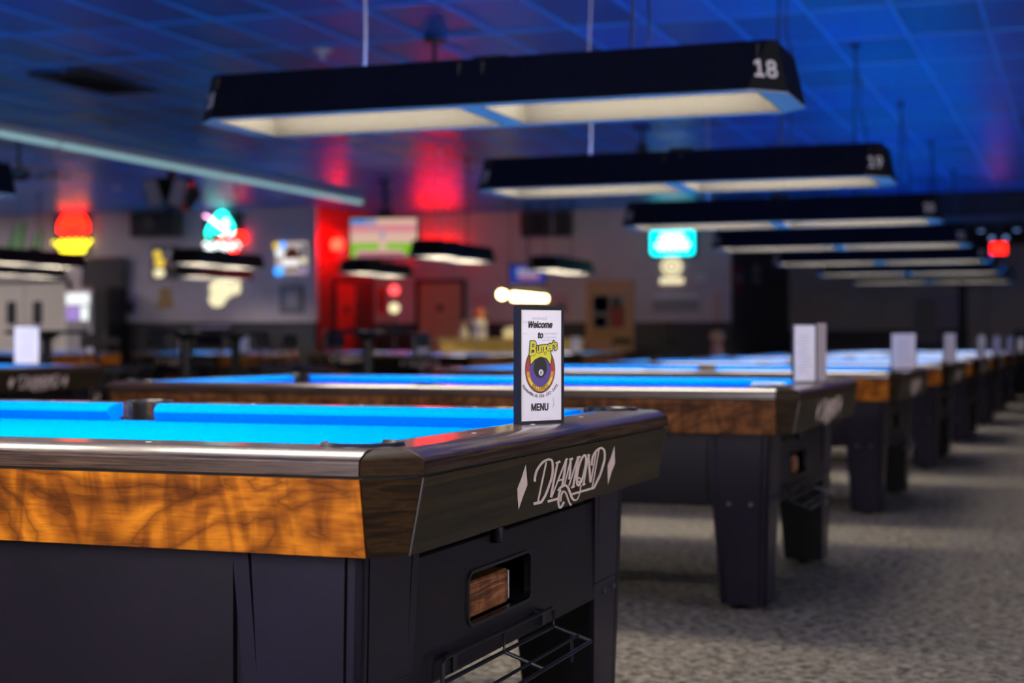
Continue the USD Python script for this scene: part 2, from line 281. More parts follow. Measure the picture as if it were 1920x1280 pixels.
# ------------------------------------------------------------------ pool table
LOGO = [[[(-0.0303,0.7357),(-0.072,0.6783),(-0.0731,0.6926),(-0.0697,0.7336),(-0.0565,0.7348),(-0.0646,0.739),(-0.0911,0.7365),(-0.0825,0.7324),(-0.0859,0.6922),(-0.085,0.669),(-0.0704,0.6668),(-0.0486,0.6967),(-0.0251,0.6968),(-0.0242,0.6863),(-0.0325,0.685),(-0.0372,0.6836),(-0.0449,0.6788),(-0.0331,0.6759),(-0.0346,0.6699),(-0.0339,0.6637),(-0.0981,0.6644),(-0.0915,0.6593),(-0.0326,0.6588),(-0.0303,0.6544),(-0.0227,0.6467),(-0.0136,0.6409),(-0.0056,0.6389),(-0.0003,0.6386),(0.0078,0.6404),(0.0138,0.6434),(0.0202,0.6496),(0.0073,0.6524),(0.001,0.6464),(-0.0061,0.6432),(-0.0147,0.65),(-0.0195,0.657),(-0.0216,0.668),(-0.0184,0.6776),(-0.0262,0.679),(-0.0215,0.6807),(-0.0097,0.6823),(0.002,0.6826),(0.0082,0.6816),(0.012,0.6803),(0.0215,0.676),(0.0498,0.6583),(0.0618,0.6517),(0.071,0.6485),(0.0881,0.6448),(0.0893,0.6459),(0.09,0.6454),(0.1034,0.6455),(0.1083,0.6467),(0.1133,0.6507),(0.1165,0.6596),(0.2166,0.6593),(0.213,0.6617),(0.2178,0.6606),(0.2445,0.6814),(0.2509,0.69),(0.2555,0.6998),(0.2603,0.7116),(0.2607,0.7188),(0.2562,0.7279),(0.2485,0.7362),(0.239,0.7417),(0.2262,0.7457),(0.2163,0.7474),(0.2025,0.7482),(0.1885,0.7473),(0.1761,0.7449),(0.1659,0.7414),(0.158,0.737),(0.1533,0.7315),(0.152,0.7252),(0.1527,0.7198),(0.1567,0.7129),(0.1711,0.7118),(0.1672,0.7184),(0.1668,0.7264),(0.1693,0.7318),(0.1735,0.7352),(0.1746,0.6872),(0.1348,0.7338),(0.1402,0.7341),(0.1345,0.7373),(0.1319,0.7372),(0.131,0.7383),(0.1164,0.7389),(0.1185,0.7365),(0.1165,0.7364),(0.1206,0.7341),(0.1231,0.7312),(0.1203,0.7315),(0.1204,0.7301),(0.116,0.7345),(0.108,0.7383),(0.1011,0.7398),(0.0969,0.7402),(0.0908,0.7401),(0.086,0.7392),(0.0777,0.7357),(0.0738,0.733),(0.0679,0.726),(0.0651,0.7204),(0.0652,0.7346),(0.075,0.7351),(0.0679,0.7392),(0.044,0.7381),(0.0487,0.7353),(0.0472,0.7356),(0.023,0.6829),(0.0324,0.6812),(0.0514,0.7225),(0.051,0.6793),(0.0528,0.679),(0.0406,0.6784),(0.0482,0.6742),(0.0716,0.6754),(0.0647,0.6792),(0.0648,0.6965),(0.0692,0.6889),(0.0763,0.6805),(0.0806,0.6771),(0.0857,0.677),(0.0981,0.6737),(0.1135,0.681),(0.1176,0.6841),(0.1225,0.6922),(0.1233,0.6776),(0.1251,0.6774),(0.1182,0.6768),(0.1261,0.673),(0.1444,0.6746),(0.1364,0.6784),(0.1341,0.6782),(0.1316,0.7214),(0.1695,0.6763),(0.1845,0.6753),(0.1829,0.738),(0.1796,0.7384),(0.1924,0.7423),(0.193,0.6645),(0.1967,0.664),(0.1167,0.6642),(0.1163,0.6755),(0.1089,0.6765),(0.1092,0.6642),(0.055,0.6643),(0.0614,0.6597),(0.1088,0.6596),(0.1075,0.6547),(0.1039,0.65),(0.0986,0.6478),(0.0913,0.6478),(0.092,0.6484),(0.077,0.6516),(0.0684,0.6553),(0.034,0.6766),(0.0272,0.68),(0.0138,0.6847),(0.0084,0.6859),(0.0012,0.687),(0.0079,0.7187),(0.011,0.7108),(0.014,0.6959),(0.0273,0.6943),(0.0243,0.7094),(0.0148,0.7339),(0.0129,0.7341),(0.0245,0.7345),(0.0173,0.739),(-0.0072,0.7381),(-0.0,0.7336),(0.0015,0.7337),(-0.0083,0.6874),(-0.0099,0.6874),(-0.0122,0.7165),(-0.0164,0.737),(-0.0122,0.7374),(-0.0182,0.7404),(-0.0319,0.7392),(-0.0308,0.7386)],[(-0.0281,0.7247),(-0.0254,0.7004),(-0.0459,0.7003)],[(0.1954,0.7428),(0.2077,0.7439),(0.2163,0.7434),(0.2234,0.7418),(0.231,0.7387),(0.2346,0.7362),(0.2413,0.7288),(0.2455,0.7204),(0.2457,0.717),(0.2383,0.6973),(0.2331,0.6881),(0.2139,0.6711),(0.2039,0.664),(0.2017,0.664),(0.2011,0.7422)],[(0.0865,0.6834),(0.0965,0.6821),(0.0902,0.6793)],[(0.0818,0.6901),(0.0836,0.6908),(0.0868,0.6911),(0.0933,0.6904),(0.0983,0.6888),(0.1,0.6874),(0.0995,0.686),(0.0938,0.6854),(0.0872,0.6863),(0.0826,0.6881)],[(0.0767,0.7056),(0.0777,0.7153),(0.0842,0.7273),(0.0905,0.7327),(0.0941,0.7345),(0.1001,0.736),(0.1034,0.7343),(0.1079,0.729),(0.1117,0.7174),(0.1108,0.7033),(0.1061,0.6898),(0.0991,0.6922),(0.0929,0.6935),(0.0851,0.6943),(0.0789,0.6942)]],[[(-0.193,0.7191),(-0.1915,0.7248),(-0.1873,0.7299),(-0.1802,0.7346),(-0.1674,0.74),(-0.1577,0.7423),(-0.1458,0.7435),(-0.1299,0.7436),(-0.1267,0.7433),(-0.1223,0.7423),(-0.1174,0.7398),(-0.1148,0.7377),(-0.1097,0.7318),(-0.1049,0.7235),(-0.1026,0.7163),(-0.1027,0.7102),(-0.1048,0.7032),(-0.1141,0.6874),(-0.123,0.6763),(-0.1365,0.6676),(-0.1825,0.6683),(-0.1754,0.6625),(-0.1254,0.6616),(-0.1295,0.6649),(-0.1249,0.6636),(-0.1172,0.668),(-0.1097,0.6734),(-0.1034,0.6807),(-0.091,0.7009),(-0.0888,0.7082),(-0.0887,0.7147),(-0.0912,0.7223),(-0.0989,0.7345),(-0.1054,0.7403),(-0.1095,0.7426),(-0.1147,0.7447),(-0.1209,0.7464),(-0.1319,0.7478),(-0.1391,0.7481),(-0.1526,0.7479),(-0.1673,0.7463),(-0.1731,0.7451),(-0.1834,0.7419),(-0.1963,0.7353),(-0.2025,0.7301),(-0.2044,0.7272),(-0.2061,0.7181),(-0.2019,0.7093),(-0.1891,0.7083),(-0.1926,0.7144)]],[[(-0.1498,0.6679),(-0.1427,0.741),(-0.1523,0.7423),(-0.1594,0.6694)]],[[(-0.2495,0.687),(-0.2362,0.7057),(-0.2657,0.7455),(-0.2764,0.7225),(-0.2894,0.7041),(-0.2756,0.6822),(-0.2608,0.6631)]],[[(-0.0071,0.6657),(-0.002,0.671),(0.0009,0.6713),(0.0051,0.6703),(0.017,0.6644),(0.0379,0.6504),(0.049,0.644),(0.0635,0.6378),(0.0721,0.6389),(0.0534,0.6473),(0.032,0.6617),(0.0219,0.6677),(0.0123,0.672),(0.0045,0.674),(-0.0022,0.6749),(-0.0081,0.6749),(-0.0123,0.674),(-0.0151,0.6725),(-0.0193,0.665),(-0.0153,0.6544),(-0.0038,0.6532),(-0.0075,0.6611)]],[[(0.3264,0.6862),(0.3418,0.7042),(0.3131,0.7432),(0.3013,0.7212),(0.2871,0.7027),(0.3012,0.6807),(0.317,0.6604)]]]
HX, HY, CH, ZT = 1.44, .8255, .075, .8042
PC = [(sx * (HX - .13), sy * (HY - .13)) for sx in (-1, 1) for sy in (-1, 1)]; SP = [(0, sy * (HY - .085)) for sy in (-1, 1)]
holes = unary_union([Point(*c).buffer(.066, 16) for c in PC] + [Point(*c).buffer(.060, 16) for c in SP])
PROF = [(0, .766), (0, .784), (.0012, .788), (.004, .7912), (.009, .7948), (.018, .7998), (.030, .8032), (.040, ZT), (.050, ZT), (.050, .766)]
def cap(a, b, poly):
    """rail cap: edge from a to b (the outside on its right), profile swept along it, inner part of polygon poly"""
    a, b = np.array(a, float), np.array(b, float); u = (b - a) / np.linalg.norm(b - a); n = np.array([-u[1], u[0]])
    strip_poly = Polygon([tuple(a), tuple(b), tuple(b + n * .050), tuple(a + n * .050)]).intersection(poly)
    inner = poly.difference(Polygon([tuple(a - u), tuple(b + u), tuple(b + u + n * .050), tuple(a - u + n * .050)])).difference(holes)
    L = np.linalg.norm(b - a)
    prof = mf.CrossSection([[(-p[0], p[1]) for p in PROF][::-1]])
    if prof.area() < 1e-9: prof = mf.CrossSection([[(-p[0], p[1]) for p in PROF]])
    s = mf.Manifold.extrude(prof, L + .2)                     # x = -inset, y = z, z = along
    T = np.array([[-n[0], 0, u[0], a[0] - u[0] * .1], [-n[1], 0, u[1], a[1] - u[1] * .1], [0, 1, 0, 0]])
    s = s.transform(T)
    if s.volume() < 0: raise ValueError
    c = mf.Manifold.extrude(mf.CrossSection([list(poly.exterior.coords)[:-1] if poly.exterior.is_ccw else list(poly.exterior.coords)[::-1][:-1]]), .1).translate((0, 0, .74))
    k = (s ^ c).to_mesh()
    out = [trimesh.Trimesh(k.vert_properties[:, :3], k.tri_verts, process=False)]
    if inner.area > 1e-7: out.append(extr(inner, .766, ZT))
    return cat_(out)
def make_table(label):
    t = thing('pool_table', label, 'pool table', (-HX, HY, 0), 0)
    g = .0012
    ccw = lambda p: p if p.exterior.is_ccw else Polygon(list(p.exterior.coords)[::-1])
    for sy in (-1, 1):
        for sx in (-1, 1):
            p = Polygon([(sx * (HX - CH - g), sy * HY), (sx * g, sy * HY), (sx * g, sy * (HY - .13)), (sx * (HX - .13), sy * (HY - .13)), (sx * (HX - CH - g), sy * (HY - CH))])
            e = [(sx * (HX - CH - g), sy * HY), (sx * g, sy * HY)]
            if sx * sy > 0: pass
            e = e if sx * sy > 0 else e[::-1]
            obj('side_rail', cap(*e, ccw(p)), 'rail_wood_x', t, smooth=40)
            if sx > 0:
                q = box(0, 1, 0, 1, 0, 1)
    for sx in (-1, 1):
        p = Polygon([(sx * HX, -(HY - CH - g)), (sx * HX, HY - CH - g), (sx * (HX - CH), HY - CH - g), (sx * (HX - .13), HY - .13), (sx * (HX - .13), -(HY - .13)), (sx * (HX - CH), -(HY - CH - g))])
        e = [(sx * HX, -(HY - CH - g)), (sx * HX, HY - CH - g)]
        obj('end_rail', cap(*(e if sx > 0 else e[::-1]), ccw(p)), 'rail_wood_y', t, smooth=40)
    for sx in (-1, 1):
        for sy in (-1, 1):
            A, B, T_ = (sx * (HX - CH + g), sy * HY), (sx * HX, sy * (HY - CH + g)), (sx * (HX - CH + g), sy * (HY - CH + g))
            p = ccw(Polygon([A, B, T_])); e = (A, B) if sx * sy < 0 else (B, A)
            c = obj('corner_cap', cap(*e, p), 'corner_wood', t, smooth=40)
    # aprons, leaning in towards their lower edge
    zt, zb, i0, i1, th = .7605, .640, .004, .027, .02
    for sy in (-1, 1):
        xe = HX - CH - .002
        for sx in (-1, 1): obj('side_apron', hull([(x * sx, sy * (HY - i), z) for x in (.004, xe) for i, z in ((i0, zt), (i1, zb), (i0 + th + .02, zt), (i1 + th, zb))]), 'burl_wood', t, label='orange figured wood side panel')
        obj('side_joint', hull([(x, sy * (HY - i - .004), z) for x in (-.006, .006) for i, z in ((i0, zt), (i1, zb), (i0 + .02, zt), (i1 + .015, zb))]), 'gap_black', t)
    for sx in (-1, 1):
        ye = HY - CH - .006
        obj('end_apron', hull([(sx * (HX - i), y, z) for y in (-ye, ye) for i, z in ((i0, zt), (i1, zb), (i0 + th + .02, zt), (i1 + th, zb))]), 'end_wood', t)
        for sy in (-1, 1):
            pts = []
            for i, z in ((i0, zt), (i1, zb)):
                pts += [(sx * (HX - CH + .001), sy * (HY - i), z), (sx * (HX - i), sy * (HY - CH + .001), z), (sx * (HX - CH + .001), sy * (HY - i - .03), z), (sx * (HX - i - .03), sy * (HY - CH + .001), z)]
            c = obj('corner_panel', hull(pts), 'corner_wood', t)
            obj('seam_strip', hull([(sx * (HX - i + o), sy * (HY - CH - .001 - k), z) for i, z in ((i0, zt), (i1, zb)) for k in (0, .005) for o in (.002, -.012)]), 'grey_trim', c)
    obj('sub_frame', extr(Polygon([(HX - CH, -HY + .012), (HX - .012, -HY + CH), (HX - .012, HY - CH), (HX - CH, HY - .012), (-HX + CH, HY - .012), (-HX + .012, HY - CH), (-HX + .012, -HY + CH), (-HX + CH, -HY + .012)]).difference(sbox(-HX + .14, -HY + .14, HX - .14, HY - .14)).difference(holes), .755, .7665), 'gap_black', t)
    # slate bed under cloth
    obj('cloth_bed', extr(sbox(-HX + .125, -HY + .125, HX - .125, HY - .125).difference(holes), .72, .757), 'felt', t)
    obj('slate_frame', extr(sbox(-HX + .05, -HY + .05, HX - .05, HY - .05).difference(holes), .655, .7195), 'gap_black', t)
    # cushions
    def cushion(p0, p1, n, m0, m1):
        p0, p1, n = np.array(p0, float), np.array(p1, float), np.array(n, float); u = (p1 - p0) / np.linalg.norm(p1 - p0)
        pr = [(0, .757), (0, ZT - .001), (.012, ZT - .0005), (.040, .795), (.050, .789), (.053, .782), (.0375, .757)]
        v = []
        for e, mm, s in ((p0, m0, 1), (p1, m1, -1)):
            v += [(*(e + n * d + s * u * mm * d / .052), z) for d, z in pr]
        k = len(pr); f = []
        for i in range(k):
            j = (i + 1) % k; f += [[i, j, k + j], [i, k + j, k + i]]
        for i in range(1, k - 1): f += [[0, i + 1, i], [k, k + i, k + i + 1]]
        mm = trimesh.Trimesh(v, f, process=False); trimesh.repair.fix_normals(mm); return mm
    for sy in (-1, 1):
        for sx in (-1, 1):
            obj('cushion', cushion((sx * .058, sy * (HY - .13)), (sx * (HX - .20), sy * (HY - .13)), (0, -sy), .014, .045), 'felt', t, smooth=35)
    for sx in (-1, 1):
        obj('cushion', cushion((sx * (HX - .13), -(HY - .20)), (sx * (HX - .13), HY - .20), (-sx, 0), .045, .045), 'felt', t, smooth=35)
    # pockets
    def ring(c, r0, r1, a0, a1, z0, z1):
        outer, inner = arc(*c, r1, a0, a1, 20), arc(*c, r0, a0, a1, 20)
        m = extr(Polygon(outer + inner[::-1]), z0, z1)
        top = [(*((np.array(o) + i) / 2), z1) for o, i in zip(outer, inner)]
        return cat_([m, tube(top, (r1 - r0) / 2, 6)])
    for c in PC + SP:
        a = math.degrees(math.atan2(c[1], c[0])) if abs(c[0]) > .1 else (90 if c[1] > 0 else -90)
        a = (45 if c[0] > 0 else 135) * (1 if c[1] > 0 else -1) if abs(c[0]) > .1 else a
        r = .064 if abs(c[0]) > .1 else .058
        k = obj('pocket', cat_([ring(c, r - .008, r + .004, a - (126 if abs(c[0]) > .1 else 142), a + (126 if abs(c[0]) > .1 else 142), .66, ZT + .001), lathe([(0, .655), (r, .655), (r, .66), (0, .66)], 20, (c[0], c[1], 0))]), 'pocket_rubber', t, smooth=40)
    # sights
    for sy in (-1, 1):
        for fx in (-.75, -.5, -.25, .25, .5, .75): obj('sight', lathe([(0, 0), (.005, 0), (.005, .0006), (0, .0006)], 12, (fx * (HX - .18), sy * (HY - .085), ZT)), 'sight', t)
    for sx in (-1, 1):
        for fy in (-.5, 0, .5): obj('sight', lathe([(0, 0), (.005, 0), (.005, .0006), (0, .0006)], 12, (sx * (HX - .085), fy * (2 * HY - .36) * .5, ZT)), 'sight', t)
    # cabinet
    cab = obj('cabinet', cat_([box(-HX + .20, HX - .20, -HY + .10, HY - .10, .375, .655), box(-HX + .34, HX - .34, -HY + .088, -HY + .10, .375, .655), box(-HX + .34, HX - .34, HY - .10, HY - .088, .375, .655)]), 'black_laminate', t)
    for sx in (-1, 1):
        y0, y1 = -HY + .26, HY - .26
        op = Polygon([(-.27, .447), (.075, .447), (.075, .54), (-.27, .54)]).buffer(-.02).buffer(.02)
        pl = sbox(y0, .375, y1, .60).difference(op)
        m = extr(pl, 0, .012); m = place(m, (sx * (HX - .130), 0, 0), (0, sx, 0), (0, 0, 1)); 
        if sx > 0: pass
        ep = obj('end_panel', m, 'black_laminate', t)
        rimo = op.buffer(.006).difference(op)
        obj('opening_rim', place(extr(rimo, .010, .016), (sx * (HX - .130), 0, 0), (0, sx, 0), (0, 0, 1)), 'black_trim', ep)
        s = sx
        bx = obj('ball_box', cat_([place(box(-.285, .09, .435, .437, -.085, .001), (sx * (HX - .130), 0, 0), (0, sx, 0), (0, 0, 1)), place(box(-.285, .09, .435, .55, -.087, -.085), (sx * (HX - .130), 0, 0), (0, sx, 0), (0, 0, 1))]), 'gap_black', t)
        obj('wood_block', place(bbox(-.268, .012, .446, .515, -.055, -.012, .004), (sx * (HX - .130), 0, 0), (0, sx, 0), (0, 0, 1)), 'box_wood', bx, label='orange brown plywood inside the ball return')
        obj('latch', place(bbox(.022, .03, .45, .51, -.03, -.014, .002), (sx * (HX - .130), 0, 0), (0, sx, 0), (0, 0, 1)), 'steel', bx)
        obj('upper_panel', box(sx * (HX - .14), sx * (HX - .20), y0, y1, .60, .655), 'gap_black', t)
        obj('cabinet_knob', lathe([(0, 0), (.011, 0), (.013, .006), (.013, .03), (0, .03)], 16, (sx * (HX - .108), sx * -.14, .585)), 'leg_laminate', t, smooth=40)
        # wire rack: two rods along the end, tray rods and hooks
        X0, X1 = sx * (HX - .100), sx * (HX - .018)
        r = .0042
        ya, yb, yc = [sx * (v - HY) for v in (.39, .70, 1.0)]
        k = obj('wire_rack', cat_([tube([(X0, ya, .375), (X0, ya, .41), (X0, ya + sx * .012, .418), (X0, yc - sx * .01, .412), (X0, yc, .405), (X0, yc, .372), (X1, yc, .346), (X1, ya, .346)], r), tube([(X0, ya, .376), (X0, yc, .372)], r),
                                   tube([(X0, yb, .414), (X0, yb, .374), (X1, yb, .346)], r), tube([(X0, ya, .376), (X1, ya, .346)], r), tube([((X0 * .35 + X1 * .65), ya, .356), ((X0 * .35 + X1 * .65), yc, .356)], r * .8), tube([(X0 * .5 + X1 * .5, yc, .36), (X0 * .5 + X1 * .5, yc, .30)], r * .8)]), 'rack_wire', t, smooth=40)
        for y in (ya + sx * .06, yc - sx * .06): obj('rack_bracket', box(sx * (HX - .122), X0, y - .01, y + .01, .385, .415), 'black_trim', k)
    # legs
    for sx in (-1, 1):
        for sy in (-1, 1):
            fx, fy = lambda d: sx * (HX - .110 - d), lambda d: sy * (HY - .085 - d)
            def pr(top, bot, o=0, zt=.636, zb=.02):      # top, bot: (d0, d1) ranges in x and y
                return hull([(fx(a), fy(b), z) for z, (A, B) in ((zt, top), (zb, bot)) for a in A for b in B])
            tt, tb = .23, .165
            leg = obj('leg', cat_([pr(((.030, tt - .034), (0, .012)), ((.048, tb + .008), (.019, .03))), pr(((0, .012), (.030, tt - .034)), ((.019, .03), (.048, tb + .008)))]), 'leg_laminate', t)
            obj('leg_core', cat_([pr(((.010, tt - .002), (.010, tt - .002)), ((.028, tb + .016), (.028, tb + .016))), cyl(.035, 0, .022, (fx(.1), fy(.1)), 16)]), 'gap_black', leg)
            obj('leg_cap', pr(((-.003, tt), (-.003, tt)), ((-.003, tt), (-.003, tt)), zt=.6385, zb=.632), 'leg_laminate', leg)
            for d0, d1, e0, e1 in ((.0, .024, .019, .042), (tt - .028, tt, tb - .004, tb + .018)):
                obj('leg_strip', pr(((d0, d1), (0, .012)), ((e0, e1), (.019, .03))), 'leg_laminate', leg)
                obj('leg_strip', pr(((0, .012), (d0, d1)), ((.019, .03), (e0, e1))), 'leg_laminate', leg)
            gz = .408
            obj('leg_joint', hull([(fx(a), fy(b), z) for z in (gz, gz + .003) for a in (.0055, tt - .015) for b in (.0055, tt - .015)]), 'gap_black', leg)
            for d in (.07, .15):
                for b in (0, 1):
                    m = cyl(.007, 0, .005, n=12)
                    o = (fx(d), fy(.0045), .385) if b else (fx(.0045), fy(d), .385)
                    u, v = (((1, 0, 0), (0, 0, 1)) if sy < 0 else ((-1, 0, 0), (0, 0, 1))) if b else (((0, sx, 0), (0, 0, 1)))
                    obj('leg_bolt', place(m, o, u, v), 'steel', leg)
    # lettered emblem on both end panels (cream inlay)
    shape = unary_union([Polygon(r[0], r[1:]).buffer(0) for r in LOGO])
    lean = (i1 - i0) / (zt - zb); ln = math.hypot(1, lean)
    for sx in (-1, 1):
        m = extr(shape, 0, .0007)
        obj('emblem', place(m, (sx * (HX - i0 - lean * zt + .0002) , 0, 0), (0, sx, 0), (-sx * -lean * 1.0, 0, 1)), 'logo_white', t, label='cream lettering DIAMOND between two lozenges')
    return t

PITCH = 3.396
tables = [make_table('nearest pool table filling the left foreground, with orange wood side and readable cream lettering')]
t0 = tables[0]
for i, lb in ((1, 'second pool table of the long row, under the lamp numbered 18'),
              (2, 'third pool table of the long row, with a wide white card on its end'),
              (3, 'fourth pool table of the long row, under the lamp numbered 20'), (4, 'fifth pool table of the long row, under the lamp numbered 21'),
              (5, 'sixth pool table of the long row, third from its far end'), (6, 'seventh pool table of the long row, last but one'),
              (7, 'farthest pool table of the long row, by the dark far wall'), (-1, 'pool table of the long row beside the camera')):
    tables.append(dup(t0, 'pool_table', (-HX, HY + i * PITCH, 0), 0, lb, 'pool tables of the long row', inst=i != 1))
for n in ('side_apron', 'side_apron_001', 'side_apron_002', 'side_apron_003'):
    UsdShade.MaterialBindingAPI.Apply(stage.OverridePrim(f'{tables[1].GetPath()}/{n}')).Bind(M['dimmed_burl_wood'], UsdShade.Tokens.strongerThanDescendants)  # sides of the second table darkened in colour for dimmer light
dup(t0, 'pool_table', (-6.98, 6.63, 0), 0, 'pool table at the left edge of the picture, tall white card on its far rail', 'pool tables at the back left')
BACK = [(-6.77, 17.0), (-6.6, 21.0), (-9.7, 21.0), (-10.6, 17.6), (-12.9, 21.4), (-12.9, 16.5), (-15.3, 19.4)]
for (x, y), lb in zip(BACK, ('back pool table set end-on, in front of the yellow counter', 'back pool table set end-on, farthest right, below the tan framed poster',
                             'back pool table set end-on, below the television, middle of the group', 'back pool table set end-on, below the white bottle neon', 'back pool table set end-on, deep in the left corner by the grey wall',
                             'back pool table set end-on, left edge, in front of the white double doors', 'back pool table set end-on, left edge, behind the one before the double doors')):
    dup(t0, 'pool_table', (x, y, 0), 90, lb, 'pool tables at the back left', scale=(.82, .82, 1))   # a smaller size of table

# ------------------------------------------------------------------ billiard lamps
def make_lamp(label, loc=(-1.44, .826 + PITCH, 1.937), rotz=0, group=None, scale=None, strip=True):
    t = thing('billiard_lamp', label, 'lamp', loc, rotz, group, scale=scale); z0 = loc[2]
    def octo(hx, hy, c): return [(hx - c, -hy), (hx, -hy + c), (hx, hy - c), (hx - c, hy), (-hx + c, hy), (-hx, hy - c), (-hx, -hy + c), (-hx + c, -hy)]
    lo, hi = octo(1.30, .345, .13), octo(1.255, .235, .03)
    v = [(*p, 0) for p in lo] + [(*p, .205) for p in hi]; f = []
    for i in range(8):
        j = (i + 1) % 8; f += [[i, j, 8 + j], [i, 8 + j, 8 + i]]
    for i in range(1, 7): f.append([8, 8 + i, 8 + i + 1])
    obj('shade', trimesh.Trimesh(v, f, process=False), 'shade_black', t)
    OPN = [(-1.190, -.055), (.055, 1.190)]; oy = .275
    hole = unary_union([sbox(a, -oy, b, oy) for a, b in OPN])
    obj('rim', extr(Polygon(lo).difference(hole.buffer(.005)), -.003, .0), 'shade_rim', t)
    for sy in (-1, 1): obj('shade_bead', tube([(-1.17, sy * .345, .003), (1.17, sy * .345, .003)], .006, 6), 'shade_black', t)
    for a, b in OPN:
        ax = box(a - .005, a, -oy, oy, -.0035, .185), box(b, b + .005, -oy, oy, -.0035, .185)
        k = obj('reflector', cat_([*ax, hull([(x, y, z) for x in (a, b) for y, z in ((-oy, -.0035), (-oy - .005, -.0035), (-.215, .185), (-.22, .185))]), hull([(x, y, z) for x in (a, b) for y, z in ((oy, -.0035), (oy + .005, -.0035), (.215, .185), (.22, .185))]), box(a, b, -.22, .22, .186, .19)]), 'reflector', t)
        obj('light_panel', box(a + .01, b - .01, -.205, .205, .176, .184), 'lamp_panel', k, label='glowing cream light panel')
        n = 48; xs_ = np.linspace(a, b, 2 * n + 1); vv = [(x, y, .004 + (.004 if i % 2 else 0)) for i, x in enumerate(xs_) for y in (-oy, oy)]
        ff = [[[2 * i, 2 * i + 2, 2 * i + 1], [2 * i + 1, 2 * i + 2, 2 * i + 3]][q] for i in range(2 * n) for q in (0, 1)]
        obj('lens', trimesh.Trimesh(vv, ff, process=False), 'lens' if strip else 'lens_milky', t, label='clear ribbed lens')
    for sx in (-1, 1):
        h = obj('hanger_plate', bbox(sx * .61 - .05, sx * .61 + .05, -.03, .03, .203, .222, .004), 'cord_black', t)
        pts = [(sx * .61 + .006 * math.sin(9 * q), .004 * math.cos(7 * q), .22 + q * (H - z0 - .22)) for q in np.linspace(0, 1, 24)]
        obj('hanging_chain', tube(pts, .008, 6), 'chain' if sx < 0 else 'cord_black', h)
        obj('ceiling_plate', lathe([(0, 0), (.045, 0), (.045, .015), (0, .02)], 16, (sx * .61, 0, H - z0 - .022)), 'white_trim' if sx < 0 else 'cord_black', h)
    pts = [(.66 + .03 * math.sin(5 * q) + .012 * math.sin(19 * q), .02 * math.sin(6 * q), .205 + q * (H - z0 - .206)) for q in np.linspace(0, 1, 40)]
    obj('power_cord', tube(pts, .006, 6), 'cord_black', t)
    if strip: obj('added_blue_strip', bbox(-1.15, 1.15, -.05, .05, .206, .216, .003), 'fill_glow_blue', t, label='added blue strip on top of the lamp, tinting the ceiling')  # glowing strip added to brighten the ceiling in blue
    obj('junction_box', bbox(-.08, .08, -.05, .05, .204, .25, .006), 'cord_black', t)
    return t
lamp0 = make_lamp('black billiard lamp numbered 18, largest and nearest, high over the second table')
lamps = [lamp0]
for i, lb in ((2, 'black billiard lamp numbered 19, second of the row of hanging lamps'), (3, 'black billiard lamp numbered 20, third of the row'), (4, 'black billiard lamp numbered 21, fourth of the row'),
              (5, 'black billiard lamp, fifth of the row, left of the red exit sign and above it'), (6, 'black billiard lamp, last but one of the row, just below the red exit sign'), (7, 'black billiard lamp, farthest and lowest of the row in the picture'),
              (0, 'black billiard lamp over the nearest table, above the picture'), (-1, 'black billiard lamp over the pool table beside the camera')):
    lamps.append(dup(lamp0, 'billiard_lamp', (-1.44, .826 + i * PITCH, 1.937), 0, lb, 'numbered lamps over the long row', inst=False))
for t, n in zip(lamps, (18, 19, 20, 21, 22, 23, 24, 17, 16)):
    sl = math.hypot(.12, .205)
    for sx, sy in ((1, -1), (1, 1), (-1, -1), (-1, 1)):
        # corner facet: between the cut rim corner and the smaller cut corner at the top
        b0, b1 = np.array([sx * 1.17, sy * .345, 0]), np.array([sx * 1.30, sy * .215, 0]); c0, c1 = np.array([sx * 1.225, sy * .235, .205]), np.array([sx * 1.255, sy * .205, .205])
        u = (b1 - b0) * (1 if sx * sy < 0 else -1); u = u / np.linalg.norm(u); m0 = (b0 + b1) / 2; v = (c0 + c1) / 2 - m0; v = v - u * (u @ v); v /= np.linalg.norm(v)
        o = m0 + v * .055 + np.cross(u, v) * .001
        obj('number_plate', place(text(str(n), .066, .001, True), o, u, v), 'number_white', t, label=f'white number {n} on the corner')
lampb = None
for (x, y), lb in zip(BACK, ('black lamp over the back table nearest the counter, red glow above it', 'black lamp over the back table below the tan framed poster', 'black lamp right below the television',
                             'black lamp left of the colourful lit sign, below the bottle neon', 'black lamp below another one, above the cream animal shaped sign', 'black lamp at the left edge below the red and yellow neon', 'lower black lamp at the left edge, above the white double doors')):
    if lampb is None: lampb = make_lamp(lb, (x, y, 2.03), 90, 'lamps at the back left', (.755, .755, 1), False)
    else: dup(lampb, 'billiard_lamp', (x, y, 2.03), 90, lb, scale=(.755, .755, 1))
dup(lamp0, 'billiard_lamp', (-7.0, 6.4, 1.937), 0, 'black lamp cut by the left edge, beside the ceiling fan', 'lamps at the back left')

